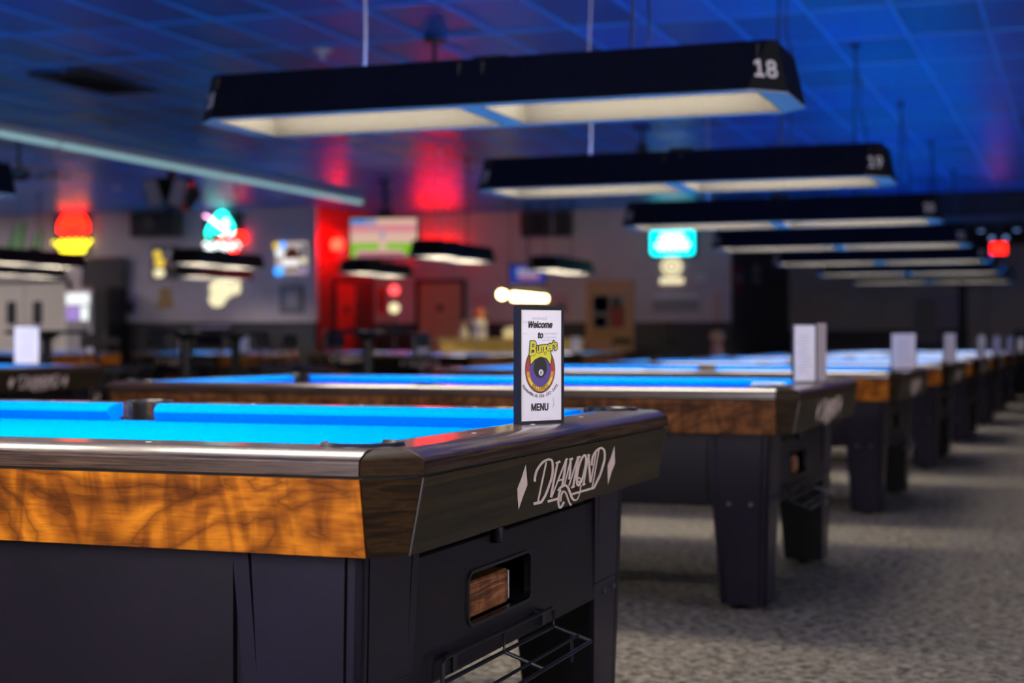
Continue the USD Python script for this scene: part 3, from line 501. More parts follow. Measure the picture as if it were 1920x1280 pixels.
# ------------------------------------------------------------------ menu cards
def arc_text(s, h, r, c, bold=False, slant=0, sx=1):
    m = text(s, h, .0003, bold, True, slant, sx); th = m.vertices[:, 0] / r; rr = r - m.vertices[:, 1]
    m.vertices[:, 0], m.vertices[:, 1] = c[0] + rr * np.sin(th), c[1] - rr * np.cos(th); return m
def card(label, loc, rotz, w=.122, h=.236, logo=False, group=None, two=False):
    t = thing('menu_card', label, 'menu card', loc, rotz, group)
    d = .017; fr = .006
    obj('frame', cat_([box(-w / 2, -w / 2 + fr, -d / 2, d / 2, 0, h), box(w / 2 - fr, w / 2, -d / 2, d / 2, 0, h), box(-w / 2 + fr, w / 2 - fr, -d / 2, d / 2, 0, fr), box(-w / 2 + fr, w / 2 - fr, -d / 2, d / 2, h - fr - .002, h)]), 'card_frame', t)
    pp = obj('paper', box(-w / 2 + fr, w / 2 - fr, -d / 2 + .002, d / 2 - .002, fr, h - fr - .002), 'card_paper', t)
    F = lambda m, k=0: place(m, (0, -d / 2 + .0021 - .00008 * k, 0), (1, 0, 0), (0, 0, 1))
    if not logo:
        lines = [box(-w * .34 + rng.uniform(0, .02), w * .34 - rng.uniform(0, .03), z, z + .0025, 0, .0003) for z in np.arange(.04, h - .04, .012)]
        obj('print', F(cat_(lines)), 'ink_faint', pp)
        if two:
            obj('second_panel', place(box(-w * .34, w * .34, .009, h, -.003, .003), (w * .5 + w * .28, w * .21, 0), (.8, .6, 0), (0, 0, 1)), 'paper_tri', t)
        return t
    P = lambda n, m, mm, k=1: obj(n, F(m, k), mm, pp)
    mv = lambda m, x, y: (m.apply_translation([x, y, 0]), m)[1]
    flat = lambda m: unary_union([Polygon(m.vertices[f][:, :2]).buffer(1e-6) for f in m.faces if abs(np.cross(m.vertices[f[1]] - m.vertices[f[0]], m.vertices[f[2]] - m.vertices[f[0]])[2]) > 1e-12])
    P('lettering', extr(flat(mv(text('Welcome', .0125, .0003, True, slant=.22, sx=.86), -.002, .1925)).buffer(.0005), 0, .0003), 'ink', 2)
    P('lettering', extr(flat(mv(text('to', .0115, .0003, True, slant=.22), -.002, .172)).buffer(.0005), 0, .0003), 'ink', 2)
    P('lettering', extr(flat(mv(text('MENU', .0135, .0003, True, sx=.86), -.004, .0265)).buffer(.0005), 0, .0003), 'ink', 2)
    fn = []
    for s, hh, x, z in (('Appetizers', .006, -.004, .2085), ('10.99', .0032, -.043, .202), ('Loaded Fries', .004, .026, .179), ('9.99', .0032, -.043, .179), ('cheese, bacon, ranch', .003, .02, .172), ('served with sauce', .003, .018, .166), ('Wings', .004, .032, .158), ('Nachos', .004, .03, .143)):
        m = text(s, hh, .0002); m.vertices[:, 0] *= -1; m.invert(); fn.append(mv(m, x, z))
    obj('show_through', F(cat_(fn), .2), 'ink_faint', pp)
    cx, cz, rx, rz = -.003, .1085, .040, .0465
    el = lambda k: affinity.scale(Point(cx, cz).buffer(1, 32), rx * k, rz * k)
    P('emblem_ring', extr(el(1.02), 0, .0003), 'ink', 1); P('emblem_ring', extr(el(.98), 0, .0003), 'ink_red', 2)
    P('emblem_ring', extr(el(.93).intersection(sbox(-.1, 0, .1, cz - .004)).difference(el(.74)), 0, .0003), 'ink_orange', 3)
    P('emblem_ring', extr(el(.90).intersection(sbox(-.1, 0, .1, cz - .016)).difference(el(.78)), 0, .0003), 'ink_yellow', 4)
    P('emblem_ball', extr(el(.73), 0, .0003), 'ink_purple', 3)
    P('emblem_ball', extr(affinity.translate(affinity.scale(el(.73), .62, .62), 0, .004), 0, .0003), 'ink', 4)
    P('emblem_spot', extr(affinity.scale(Point(cx + .002, cz - .006).buffer(1, 16), .0062, .0062), 0, .0003), 'ink_white', 5)
    P('lettering', mv(text('8', .0075, .0003, True), cx + .002, cz - .0098), 'ink', 6)
    P('lettering', arc_text('BILLIARDS', .0068, .0445, (cx, cz + .0035), True), 'ink', 6)
    P('lettering', arc_text('Huntsville, AL 256-221-1491', .0058, .062, (cx, cz + .006), True, .15, .98), 'ink', 3)
    sw = Polygon([(-.030, .142), (-.029, .119), (-.018, .129), (-.002, .1345), (.014, .131), (.024, .119), (.027, .134), (.023, .146), (-.006, .147)])
    letters = [affinity.translate(flat(text('B', .027, .0003, True, slant=.1, sx=.8)), -.0235, .1375)]
    xx = -.0125
    for ch, hh, dz in (('u', .0165, 0), ('m', .0165, .001), ('p', .0165, .002), ('e', .0165, .004), ('r', .0165, .005), ("'", .0165, .006), ('s', .0165, .006)):
        g = flat(text(ch, hh, .0003, True, center=False, slant=.1, sx=.74)); g = affinity.rotate(g, 6, origin=(0, 0)); g = affinity.translate(g, xx - g.bounds[0], .1425 + dz); letters.append(g); xx = g.bounds[2] + .0002
    lt = unary_union(letters + [sw])
    P('emblem_swoosh', extr(lt.buffer(.0022), 0, .0003), 'ink', 7); P('emblem_swoosh', extr(sw, 0, .0003), 'ink_yellow', 8)
    P('emblem_lettering', extr(unary_union([g.buffer(.0013) for g in letters]), 0, .0003), 'ink', 9); P('emblem_lettering', extr(unary_union([g.buffer(.0003) for g in letters]), 0, .0003), 'ink_yellow', 10)
    obj('scribble', F(mv(tube([(0, 0, 0), (.003, .006, 0), (.004, .016, 0), (.0025, .022, 0), (.005, .004, 0)], .0006, 5), .030, .03), .3), 'ink_faint', pp)
    return t
card('black-framed menu card with a yellow and purple 8-ball emblem, on the nearest table', (-.085, .864, ZT), 61, logo=True)
card('two-panel white card standing on the end rail of the second table', (-.10, 4.15, ZT + .0012), 30, two=True, group='cards on the long row', w=.10)
card('wide white card facing the camera on the end rail of the third table', (-.07, 7.5, ZT), 14, w=.15, h=.22, group='cards on the long row')
for x, y, a, lb in ((-.07, 10.86, 35, 'narrow white card on the fourth table of the long row'), (-.07, 14.9, 45, 'narrow white card on the fifth table of the long row'), (-.07, 17.8, 35, 'narrow white card on the sixth table of the long row'),
                    (-.07, 21.3, 35, 'narrow white card on the seventh table of the long row'), (-.07, 25.2, 35, 'narrow white card on the farthest table, at the right edge')):
    card(lb, (x, y, ZT), a, w=.11, group='cards on the long row')
for x, y, w, h, lb in ((-6.19, 7.38, .19, .28, 'large white card near the left edge, on the far rail of the left table'), (-12.28, 16.9, .15, .23, 'white card in front of the white cooler, on the back left table'), (-10.46, 16.47, .16, .24, 'pale card behind a bar stool post, below the yellow poster'),
                       (-9.98, 17.23, .14, .24, 'white card left of the middle, below the bottle neon'), (-6.75, 15.87, .19, .27, 'white card below the television and the tan door'), (-6.02, 19.87, .15, .24, 'white card below the tan framed poster')):
    card(lb, (x, y, ZT), 18, w=w, h=h, group='cards at the back left')
obj('scorecard', bbox(-.22, -.10, PITCH + .30, PITCH + .36, ZT, ZT + .012, .003), 'paper_white', None, label='small white folded paper on the near corner of the second table', cat='paper')

# ------------------------------------------------------------------ high tables and stools
def pub(label, x, y, r=.36):
    t = thing('pub_table', label, 'table', (x, y, 0), 0, 'high round tables among the pool tables')
    obj('table_top', lathe([(0, 1.035), (r - .01, 1.035), (r, 1.045), (r, 1.06), (r - .008, 1.067), (0, 1.067)], 32), 'table_black', t, smooth=40)
    obj('pedestal', lathe([(0, .03), (.05, .03), (.045, .1), (.045, .98), (.12, 1.035), (0, 1.035)], 20), 'stool_black', t, smooth=40)
    obj('foot', lathe([(0, 0), (.28, 0), (.28, .015), (.06, .04), (0, .04)], 28), 'stool_black', t, smooth=40)
    return t
pubs = [(-7.64, 9.6, 'high round black table at the left, in front of the white double doors'), (-6.25, 9.62, 'high round black table in front of the yellow poster'), (-7.1, 11.95, 'high round black table below the bottle neon'), (-4.57, 9.65, 'high round black table right of the red door, below the television')]
for x, y, lb in pubs: pub(lb, x, y)
def stool(label, x, y, a):
    t = thing('bar_stool', label, 'bar stool', (x, y, 0), a, 'black bar stools')
    obj('seat', lathe([(0, .70), (.17, .70), (.19, .72), (.185, .75), (.15, .765), (0, .765)], 24), 'stool_black', t, smooth=40)
    obj('backrest', cat_([tube([(-.16, -.14, .74), (-.17, -.2, 1.0)], .011, 6), tube([(.16, -.14, .74), (.17, -.2, 1.0)], .011, 6), bbox(-.18, .18, -.215, -.19, .92, 1.03, .008)]), 'stool_black', t)
    for sx in (-1, 1):
        for sy in (-1, 1): obj('leg', tube([(sx * .1, sy * .1, .70), (sx * .2, sy * .2, 0.0)], .013, 8), 'stool_black', t)
    obj('footring', tube([(.17 * math.cos(q), .17 * math.sin(q), .28) for q in np.linspace(0, 2 * math.pi, 25)[:-1]], .009, 6, True), 'steel', t)
    return t
st0 = stool('black bar stool left of the high table before the white doors', -8.3, 9.5, -80)
for x, y, a, lb in ((-7.0, 9.95, 100, 'black bar stool right of the high table before the white doors'), (-6.6, 9.05, -40, 'black bar stool left of the high table before the yellow poster'), (-5.6, 9.85, 100, 'black bar stool right of the high table before the yellow poster'),
                    (-7.65, 12.1, 70, 'black bar stool left of the high table below the bottle neon'), (-6.5, 11.8, -80, 'black bar stool right of the high table below the bottle neon'), (-5.1, 9.7, 90, 'black bar stool left of the high table below the television'), (-4.0, 9.9, -90, 'black bar stool right of the high table below the television'),
                    (-15.2, 22.9, 180, 'black bar stool at the grey back wall, below the tan sign'), (-14.4, 22.9, 180, 'black bar stool at the grey back wall, below the cream animal shaped sign'), (-15.75, 22.4, 180, 'black bar stool at the grey back wall, below the lilac oval sign'),
                    (-6.9, 25.2, 180, 'black bar stool below the tan framed poster'), (-6.0, 25.2, 180, 'black bar stool below the white banner')):
    dup(st0, 'bar_stool', (x, y, 0), a, lb)

# ------------------------------------------------------------------ things on the back walls
YL, YM, YF = 23.5, 26.0, 32.0
def wt(name, label, cat, x, y, z, group=None): return thing(name, label, cat, (x, y, z), 0, group)
def panel(t, name, x0, x1, z0, z1, m, y0=-.03, y1=-.002, b=.004, **k): return obj(name, bbox(x0, x1, y0, y1, z0, z1, b), m, t, **k)
def tb(t, name, pts, m, r=.016, y=-.06, closed=False, **k): return obj(name, tube(up(pts, y), r, 8, closed), m, t, smooth=60, **k)

# red and yellow neon
t = wt('neon_sign', 'red disc neon with yellow lettering under it, high on the grey wall at the left', 'neon sign', -17.17, YL, 2.6)
panel(t, 'backing', -.38, .38, .02, .78, 'plastic_black', -.035)
for r in (.32, .25, .18, .11, .05): tb(t, 'red_tube', arc(.02, .50, r, -8 if r > .1 else 0, 188 if r > .1 else 180, 28), 'neon_red', .02)
tb(t, 'red_tube', arc(.02, .50, .30, 180, 360, 24, .12), 'neon_red', .02)
sq = [(-.43 + .86 * q, .245 + .055 * math.sin(34 * q) - .03 * abs(q - .5)) for q in np.linspace(0, 1, 90)]
tb(t, 'yellow_tube', sq, 'neon_yellow', .017, -.075)
tb(t, 'yellow_tube', [(-.27 + .58 * q, .09 + .035 * math.sin(40 * q)) for q in np.linspace(0, 1, 70)], 'neon_yellow', .014, -.075)
# pennants
for x, z, w, h, m1, m2, lb in ((-18.5, 2.66, .46, .62, 'green_flag', 'green_pale', 'green and pale striped pennant at the far left, larger one'), (-18.02, 2.65, .32, .48, 'green_flag', 'paper_cream', 'green and cream pennant between the larger pennant and the red neon')):
    t = wt('pennant', lb, 'pennant', x, YL, z)
    obj('cloth', place(extr(Polygon([(-w / 2, 0), (w * .3, 0), (w / 2, h), (-w * .1, h * .8)]), -.0, .012), (0, -.003, 0), (1, 0, 0), (0, 0, 1)), m1, t)
    obj('stripe', place(extr(Polygon([(-w * .1, .03), (w * .12, .03), (w * .3, h * .95), (w * .08, h * .86)]), 0, .006), (0, -.016, 0), (1, 0, 0), (0, 0, 1)), m2, t)
# dark television on the left wall
t = thing('television', 'switched off flat television on the left part of the grey wall', 'television', (-16.44, YL - .04, 2.0), -4)
panel(t, 'casing', -.5, .5, 0, .55, 'plastic_black', -.10, -.04, .01); panel(t, 'screen', -.475, .475, .03, .525, 'door_glass', -.103, -.099, .001); panel(t, 'bracket', -.1, .1, .2, .4, 'rail_dark', -.04, 0, .004)
t = wt('wall_lamp', 'small bluish lit wall lamp beside the switched off television', 'lamp', -16.98, YL, 2.35); obj('glow', lathe([(0, 0), (.06, .01), (.075, .09), (.05, .17), (0, .18)], 16, (0, -.09, 0)), 'dot_blue', t, smooth=40); panel(t, 'bracket', -.03, .03, .05, .13, 'steel', -.05, 0)
# double doors
d = thing('door_1', 'cream double doors with two dark rounded windows, at the far left', None, (-18.26, YL, 0), 0, kind='structure')
for s in (-1, 1):
    a, b = (.012, .95) if s > 0 else (-.95, -.012)
    lf = obj('door_leaf', bbox(a, b, -.05, -.004, 0.02, 2.08, .004), 'door_cream', d)
    o = sbox(s * .30 - .075, 1.34, s * .30 + .075, 1.70).buffer(.05)
    obj('porthole', place(extr(o, 0, .004), (0, -.0505, 0), (1, 0, 0), (0, 0, 1)), 'door_glass', lf)
    obj('porthole_rim', place(extr(o.buffer(.02).difference(o), 0, .012), (0, -.0505, 0), (1, 0, 0), (0, 0, 1)), 'white_metal', lf)
    obj('push_plate', bbox(s * .07, s * .15, -.056, -.05, .95, 1.25, .002), 'steel', lf)
obj('door_frame', cat_([box(-1.02, -.955, -.06, 0, 0, 2.15), box(.955, 1.02, -.06, 0, 0, 2.15), box(-.955, .955, -.06, 0, 2.085, 2.15)]), 'frame_dark', d)
# notice, cooler, dark cabinet
t = wt('notice', 'pale upright notice between the double doors and the cooler', 'notice', -17.05, YL, 1.52); panel(t, 'sheet', -.14, .14, 0, .41, 'paper_grey', -.02); panel(t, 'heading', -.14, .14, .36, .42, 'paper_pink', -.024)
t = thing('drinks_cooler', 'white drinks cooler with a lit top and lilac panel', 'cooler', (-16.63, YL - .36, 0), 0)
panel(t, 'body', -.3, .3, .05, 1.9, 'white_metal', -.30, .32, .012); panel(t, 'lit_header', -.25, .25, 1.66, 1.86, 'lit_white', -.306, -.29); panel(t, 'door', -.26, .26, .12, 1.64, 'paper_grey', -.315, -.29, .006)
panel(t, 'lit_poster', -.24, .06, 1.36, 1.62, 'lit_lilac', -.321, -.314); panel(t, 'lit_side', .08, .24, 1.36, 1.62, 'lit_white', -.321, -.314); panel(t, 'handle', .2, .225, .8, 1.25, 'steel', -.345, -.31)
t = thing('tall_cabinet', 'tall black cabinet right of the white cooler', 'cabinet', (-16.13, YL - .37, 0), 0)
panel(t, 'body', -.16, .16, 0, 1.98, 'plastic_black', -.3, .32, .01); panel(t, 'door', -.14, .14, .1, 1.9, 'table_black', -.315, -.298); panel(t, 'handle', .1, .115, .9, 1.15, 'steel', -.33, -.312)
def poster(label, x, y, z, w, h, m, extra=(), frame=None, cat='sign', name='wall_sign'):
    t = wt(name, label, cat, x, y, z)
    panel(t, 'board', -w / 2, w / 2, 0, h, m, -.02)
    if frame:
        fw = .03; obj('frame', cat_([box(-w / 2 - fw, -w / 2, -.03, -.002, -fw, h + fw), box(w / 2, w / 2 + fw, -.03, -.002, -fw, h + fw), box(-w / 2, w / 2, -.03, -.002, -fw, 0), box(-w / 2, w / 2, -.03, -.002, h, h + fw)]), frame, t)
    for k, (shape, mm, n) in enumerate(extra):
        obj(n, place(extr(shape, 0, .003), (0, -.0205 - .0022 * k, 0), (1, 0, 0), (0, 0, 1)), mm, t)
    return t
E_ = lambda x, y, a, b: affinity.scale(Point(x, y).buffer(1, 20), a, b)
t = wt('wall_sign', 'lilac white oval sign at the left of the grey wall', 'sign', -15.9, YL, 1.34); obj('plate', place(extr(E_(0, .28, .19, .27), 0, .02), (0, -.004, 0), (1, 0, 0), (0, 0, 1)), 'paper_lilac', t); obj('centre', place(extr(E_(0, .27, .08, .13), 0, .004), (0, -.0245, 0), (1, 0, 0), (0, 0, 1)), 'rail_dark', t); obj('heading', place(extr(sbox(-.1, .03, .1, .09), 0, .004), (0, -.0245, 0), (1, 0, 0), (0, 0, 1)), 'paper_white', t)
def speaker(label, x, y, z, w, h, d=.34, rz=0):
    t = thing('loudspeaker', label, 'loudspeaker', (x, y - .03, z), rz)
    obj('casing', bbox(-w / 2, w / 2, -d, -.05, 0, h, .02), 'plastic_black', t); panel(t, 'grille', -w / 2 + .03, w / 2 - .03, .03, h - .03, 'grille_dark', -d - .012, -d + .002)
    obj('woofer', place(lathe([(0, 0), (.1, 0), (.17, .006), (.17, .012), (.15, .012), (.09, .003), (0, .003)], 24), (-w * .15, -d - .012, h / 2), (1, 0, 0), (0, 0, 1)), 'table_black', t); panel(t, 'bracket', -.06, .06, h * .3, h * .7, 'rail_dark', -.06, 0)
    return t
speaker('black loudspeaker under the ceiling at the left, below the pair of grey ones', -15.23, YL, 2.9, .96, .46)
speaker('black loudspeaker under the ceiling above the counter, left of the teal sign', -8.46, YM, 2.9, .92, .46)
# bottle neon
t = wt('neon_sign', 'teal, pink and white neon with a slanted bottle, above the grey wall signs', 'neon sign', -13.93, YL, 2.62)
panel(t, 'backing', -.40, .40, .03, .70, 'grille_dark', -.035)
teal = [(-.30, .24), (-.33, .34), (-.26, .48), (-.16, .58), (-.10, .68), (0, .72), (.09, .66), (.16, .55), (.22, .44), (.22, .34), (.14, .28)]
tb(t, 'teal_tube', teal, 'neon_teal', .022); tb(t, 'teal_tube', [(p[0] * .62 - .02, .46 + (p[1] - .46) * .62) for p in teal], 'neon_teal', .022); tb(t, 'teal_tube', [(-.22, .3), (-.2, .4), (-.08, .36), (.02, .3)], 'neon_teal', .022)
tb(t, 'pink_tube', [(-.36, .66), (-.22, .60)], 'neon_pink', .024, -.08); tb(t, 'white_tube', [(-.24, .61), (-.1, .5), (.06, .4), (.2, .28)], 'neon_pink', .020, -.08); tb(t, 'pink_tube', [(.02, .5), (.1, .58), (.14, .5), (.05, .44)], 'neon_pink', .018, -.08)
tb(t, 'red_tube', arc(.36, .23, .09, -60, 210, 18), 'neon_red', .026); tb(t, 'red_tube', [(-.05, .22), (.1, .25), (.2, .22)], 'neon_red', .018, -.07); tb(t, 'red_tube', [(.18, .01), (.3, .02)], 'neon_red', .022)
tb(t, 'script_tube', [(-.38 + .76 * q, .12 + .045 * math.sin(30 * q)) for q in np.linspace(0, 1, 80)], 'neon_white', .015, -.08); tb(t, 'script_tube', [(-.34 + .6 * q, .05 + .02 * math.sin(36 * q)) for q in np.linspace(0, 1, 80)], 'neon_white', .013, -.08)
# pictures and signs of the left wall
t = poster('yellow, white and black framed sign left of the lamp below the bottle neon', -15.17, YL, 2.15, .52, .56, 'paper_grey', [(E_(-.16, .44, .09, .07), 'lit_yellow', 'lit_patch'), (E_(-.10, .28, .12, .08), 'lit_yellow', 'lit_patch'), (E_(-.12, .09, .12, .08), 'lit_cream', 'lit_patch'), (E_(.12, .42, .08, .1), 'paper_white', 'pale_patch'), (E_(.05, .26, .06, .07), 'paper_orange', 'patch'), (sbox(.02, .04, .24, .18), 'frame_dark', 'patch')], 'frame_dark')
t = wt('wall_sign', 'small tan badge shaped sign low on the grey wall', 'sign', -15.17, YL, 1.58); obj('plate', place(extr(Polygon([(-.17, 0), (.17, 0), (.15, .16), (.12, .22), (.12, .38), (-.12, .38), (-.12, .22), (-.15, .16)]), 0, .015), (0, -.003, 0), (1, 0, 0), (0, 0, 1)), 'paper_tan', t); obj('mark', place(extr(E_(0, .19, .06, .05), 0, .003), (0, -.0185, 0), (1, 0, 0), (0, 0, 1)), 'frame_tan', t)
t = wt('wall_sign', 'cream lit sign shaped like an animal, below the two black lamps', 'sign', -13.92, YL, 1.62)
an = unary_union([E_(-.06, .33, .24, .17), E_(-.14, .12, .17, .14), E_(.02, .25, .16, .12), E_(.26, .34, .08, .14)])
obj('plate', place(extr(an, 0, .03), (0, -.004, 0), (1, 0, 0), (0, 0, 1)), 'lit_cream', t); obj('backing', place(extr(an.buffer(.03), 0, .003), (0, -.001, 0), (1, 0, 0), (0, 0, 1)), 'plastic_black', t)
t = wt('wall_sign', 'colourful lit sign with a red disc and blue corner, next to the red recess', 'sign', -12.56, YL, 2.16)
panel(t, 'board', -.28, .33, .03, .60, 'lit_board', -.04)
for sh, m, n in ((E_(.05, .36, .15, .15), 'paper_orange', 'red_disc'), (sbox(-.13, .18, .17, .30), 'lit_white', 'lettering_band'), (E_(-.26, .54, .08, .06), 'lit_yellow', 'bulb'), (E_(-.14, .55, .06, .06), 'lit_blue', 'bulb'), (E_(-.22, .08, .09, .08), 'lit_blue', 'bulb'), (E_(.28, .26, .06, .06), 'lit_cream', 'bulb'), (sbox(-.28, .36, -.12, .46), 'lit_white', 'patch'), (sbox(.22, .05, .32, .55), 'paper_white', 'patch'), (E_(.28, .08, .06, .05), 'lit_lilac', 'bulb'), (sbox(-.1, .09, .2, .15), 'paper_orange', 'red_line')):
    obj(n, place(extr(sh, 0, .012), (0, -.0405, 0), (1, 0, 0), (0, 0, 1)), m, t)
poster('dim grey picture low on the grey wall, next to the red recess', -12.53, YL, 1.51, .40, .44, 'paper_grey', [(E_(0, .22, .12, .12), 'wall_grey', 'image')], 'frame_dark', 'picture', 'picture')
t = wt('wall_shelf', 'narrow wall ledge with a lilac edge along the grey wall below the animal sign', 'shelf', -14.1, YL, 1.17); panel(t, 'ledge', -.36, .36, .04, .08, 'paper_lilac', -.2, 0); 
for x in (-.25, .25): panel(t, 'bracket', x - .015, x + .015, -.06, .04, 'rail_dark', -.14, 0)
# red recess: door, pictures, sconce
d = thing('door_2', 'bright red door in the red recess', None, (-12.05, 24.65, 0), 90, kind='structure')
lf = obj('door_leaf', bbox(-.40, .40, -.045, -.002, .02, 2.05, .004), 'door_red', d); obj('handle', cat_([tube([(-.33, -.045, 1.0), (-.33, -.085, 1.0), (-.23, -.085, 1.0)], .011, 8)]), 'frame_dark', lf); obj('door_sign', bbox(-.1, .1, -.051, -.045, 1.5, 1.62, .002), 'frame_dark', lf)
obj('door_frame', cat_([box(-.48, -.405, -.05, 0, 0, 2.12), box(.405, .48, -.05, 0, 0, 2.12), box(-.405, .405, -.05, 0, 2.055, 2.12)]), 'frame_dark', d)
t = thing('wall_lamp', 'red glowing lamp high in the red recess', 'lamp', (-12.05, 23.85, 2.62), 90); obj('glow', lathe([(0, 0), (.09, .01), (.11, .08), (.11, .14), (.07, .2), (0, .2)], 20, (0, -.24, 0)), 'sconce', t, smooth=40); panel(t, 'bracket', -.05, .05, .02, .12, 'frame_dark', -.22, 0)
t = thing('picture', 'red framed picture beside the red lamp in the recess', 'picture', (-12.05, 24.5, 2.44), 90); panel(t, 'board', -.26, .26, 0, .60, 'door_red', -.025); panel(t, 'image', -.2, .2, .06, .54, 'paper_pink', -.03, -.024)
poster('small dim picture low in the red recess, left of the red door', -11.9, YM, 1.5, .17, .52, 'door_red', [(sbox(-.05, .1, .05, .4), 'paper_darkred', 'image')], None, 'picture', 'picture')
# hidden red neon behind the lamp
t = wt('neon_sign', 'bright red neon bar behind the lamp near the counter, glowing onto wall and ceiling', 'neon sign', -10.72, YM, 2.53)
panel(t, 'backing', -.45, .45, .02, .23, 'plastic_black', -.03)
for z in (.06, .13, .20): tb(t, 'red_tube', [(-.40, z), (.40, z)], 'neon_hot_red', .018, -.075)
panel(t, 'glow_shield', -.45, .45, -.01, .02, 'plastic_black', -.20, -.002)  # lip added to keep the red glow off the wall below
for x in (-.3, .3): panel(t, 'clip', x - .01, x + .01, .02, .23, 'steel', -.06, -.03)
# tan door in the middle wall
d = thing('door_3', 'tan wooden door left of the counter', None, (-10.66, YM, 0), 0, kind='structure')
lf = obj('door_leaf', bbox(-.43, .43, -.045, -.002, .02, 2.08, .004), 'door_tan', d); obj('door_sign', bbox(-.07, .07, -.052, -.045, 1.56, 1.66, .002), 'frame_dark', lf); obj('handle', tube([(.34, -.045, 1.0), (.34, -.085, 1.0), (.24, -.085, 1.0)], .011, 8), 'steel', lf)
obj('door_frame', cat_([box(-.52, -.435, -.05, 0, 0, 2.16), box(.435, .52, -.05, 0, 0, 2.16), box(-.435, .435, -.05, 0, 2.085, 2.16)]), 'frame_dark', d)
poster('pink and cream picture right of the tan door', -9.83, YM, 1.40, .36, .46, 'paper_pink', [(sbox(-.12, .05, .14, .2), 'paper_cream', 'image')], None, 'picture', 'picture')
poster('dim pink picture behind the menu card, left of the tan framed poster', -8.24, YM, 1.38, .34, .48, 'paper_pink', [(E_(0, .2, .09, .08), 'frame_dark', 'image')], None, 'picture', 'picture')
t = wt('framed_poster', 'tall tan wooden frame with a blue and dark red poster', 'poster', -7.29, YM, .78); panel(t, 'frame', -.46, .46, 0, 1.32, 'frame_tan', -.05, -.002, .01)
for sh, m in ((sbox(-.32, .42, .29, 1.05), 'paper_grey'), (sbox(-.31, .72, -.02, 1.03), 'paper_blue'), (sbox(0, .44, .28, .84), 'paper_darkred'), (E_(.12, .9, .1, .12), 'frame_dark'), (sbox(-.3, .44, -.05, .66), 'frame_dark'), (E_(-.12, .86, .08, .1), 'paper_white'), (sbox(-.36, .28, .36, .38), 'paper_tan')):
    obj('poster_patch', place(extr(sh, 0, .004 + .0008 * rng.integers(1, 5)), (0, -.0505, 0), (1, 0, 0), (0, 0, 1)), m, t)
# teal lit sign
t = wt('neon_sign', 'teal bordered lit sign with white lettering, on the wall right of the poster', 'neon sign', -6.1, YM, 2.5)
panel(t, 'box', -.43, .43, 0, .54, 'plastic_black', -.08, -.002, .02)
rr = sbox(-.40, .03, .40, .51).buffer(.0).buffer(-.07).buffer(.07)
obj('teal_border', place(extr(rr.difference(sbox(-.31, .11, .31, .43)), 0, .02), (0, -.081, 0), (1, 0, 0), (0, 0, 1)), 'neon_cyan', t)
obj('teal_field', place(extr(sbox(-.31, .11, .31, .43), 0, .004), (0, -.081, 0), (1, 0, 0), (0, 0, 1)), 'neon_cyan', t)
wl = [[(-.20 + .4 * q, .39 + .02 * math.sin(28 * q)) for q in np.linspace(0, 1, 50)], [(-.24 + .5 * q, .29 + .045 * math.sin(26 * q)) for q in np.linspace(0, 1, 60)], [(-.30 + .62 * q, .18 + .05 * math.sin(34 * q)) for q in np.linspace(0, 1, 70)]]
for p in wl: tb(t, 'white_tube', p, 'neon_white', .014, -.11)
for x in (-.25, -.15, .14, .24): obj('dark_block', bbox(x - .03, x + .03, -.1, -.086, .36, .42, .003), 'plastic_black', t)
t = wt('wall_sign', 'round cream lit sign with a short bar below, under the teal sign', 'sign', -6.13, YM, 2.02)
obj('disc', place(extr(E_(0, .31, .19, .17), 0, .03), (0, -.004, 0), (1, 0, 0), (0, 0, 1)), 'lit_cream', t); obj('disc_mark', place(extr(E_(0, .31, .12, .11).difference(E_(0, .31, .09, .08)), 0, .004), (0, -.0345, 0), (1, 0, 0), (0, 0, 1)), 'paper_orange', t); panel(t, 'bar', -.22, .22, 0, .10, 'lit_cream', -.04, -.004, .015); panel(t, 'stem', -.05, .05, .09, .16, 'paper_cream', -.02)
poster('wide white banner below the round cream sign', -6.05, YM, 1.50, .88, .34, 'paper_grey', [(sbox(-.43, .24, .43, .33), 'paper_white', 'heading'), (sbox(-.38, .1, .38, .19), 'paper_grey', 'text_line')], None, 'banner', 'banner')
poster('narrow pink strip near the corner of the wall', -5.29, YM, 1.31, .16, .53, 'paper_pink', [(sbox(-.05, .1, .05, .42), 'skin_tan', 'image')], None, 'sign', 'wall_sign')
t = wt('thermostat', 'small pale box on the wall right of the round sign', 'thermostat', -5.6, YM, 2.06); panel(t, 'casing', -.09, .09, 0, .13, 'white_metal', -.04); panel(t, 'dial', -.05, .05, .04, .09, 'paper_lilac', -.046, -.038)
# dark side wall of the recess
t = thing('wall_sign', 'dark red oval sign on the dark side wall right of the pink strip', 'sign', (-5.05, 26.56, 1.8), 90); obj('plate', place(extr(E_(0, .33, .5, .32), 0, .02), (0, -.004, 0), (1, 0, 0), (0, 0, 1)), 'paper_darkred', t); obj('mark', place(extr(E_(0, .33, .25, .1), 0, .004), (0, -.0245, 0), (1, 0, 0), (0, 0, 1)), 'paper_pink', t)
t = thing('wall_sign', 'small pinkish sign deep on the dark side wall', 'sign', (-5.05, 28.35, 2.1), 90); panel(t, 'plate', -.3, .3, 0, .34, 'paper_pink', -.02); panel(t, 'mark', -.2, .2, .1, .2, 'frame_dark', -.026, -.018)
t = thing('notice_board', 'pale lilac notice board with an attached sheet on the far wall', 'notice board', (-2.02, YF - .03, .95), 0)
panel(t, 'board', -.45, .08, 0, 1.0, 'paper_lilac', -.03); panel(t, 'sheet', -.40, .03, .1, .9, 'paper_grey', -.035, -.028); panel(t, 'side_sheet', .10, .46, .3, 1.0, 'paper_lilac', -.025); panel(t, 'dark_strip', .12, .36, .56, .68, 'paper_lilac', -.03, -.024); panel(t, 'lower_panel', .10, .44, 0, .28, 'wall_dark', -.02)
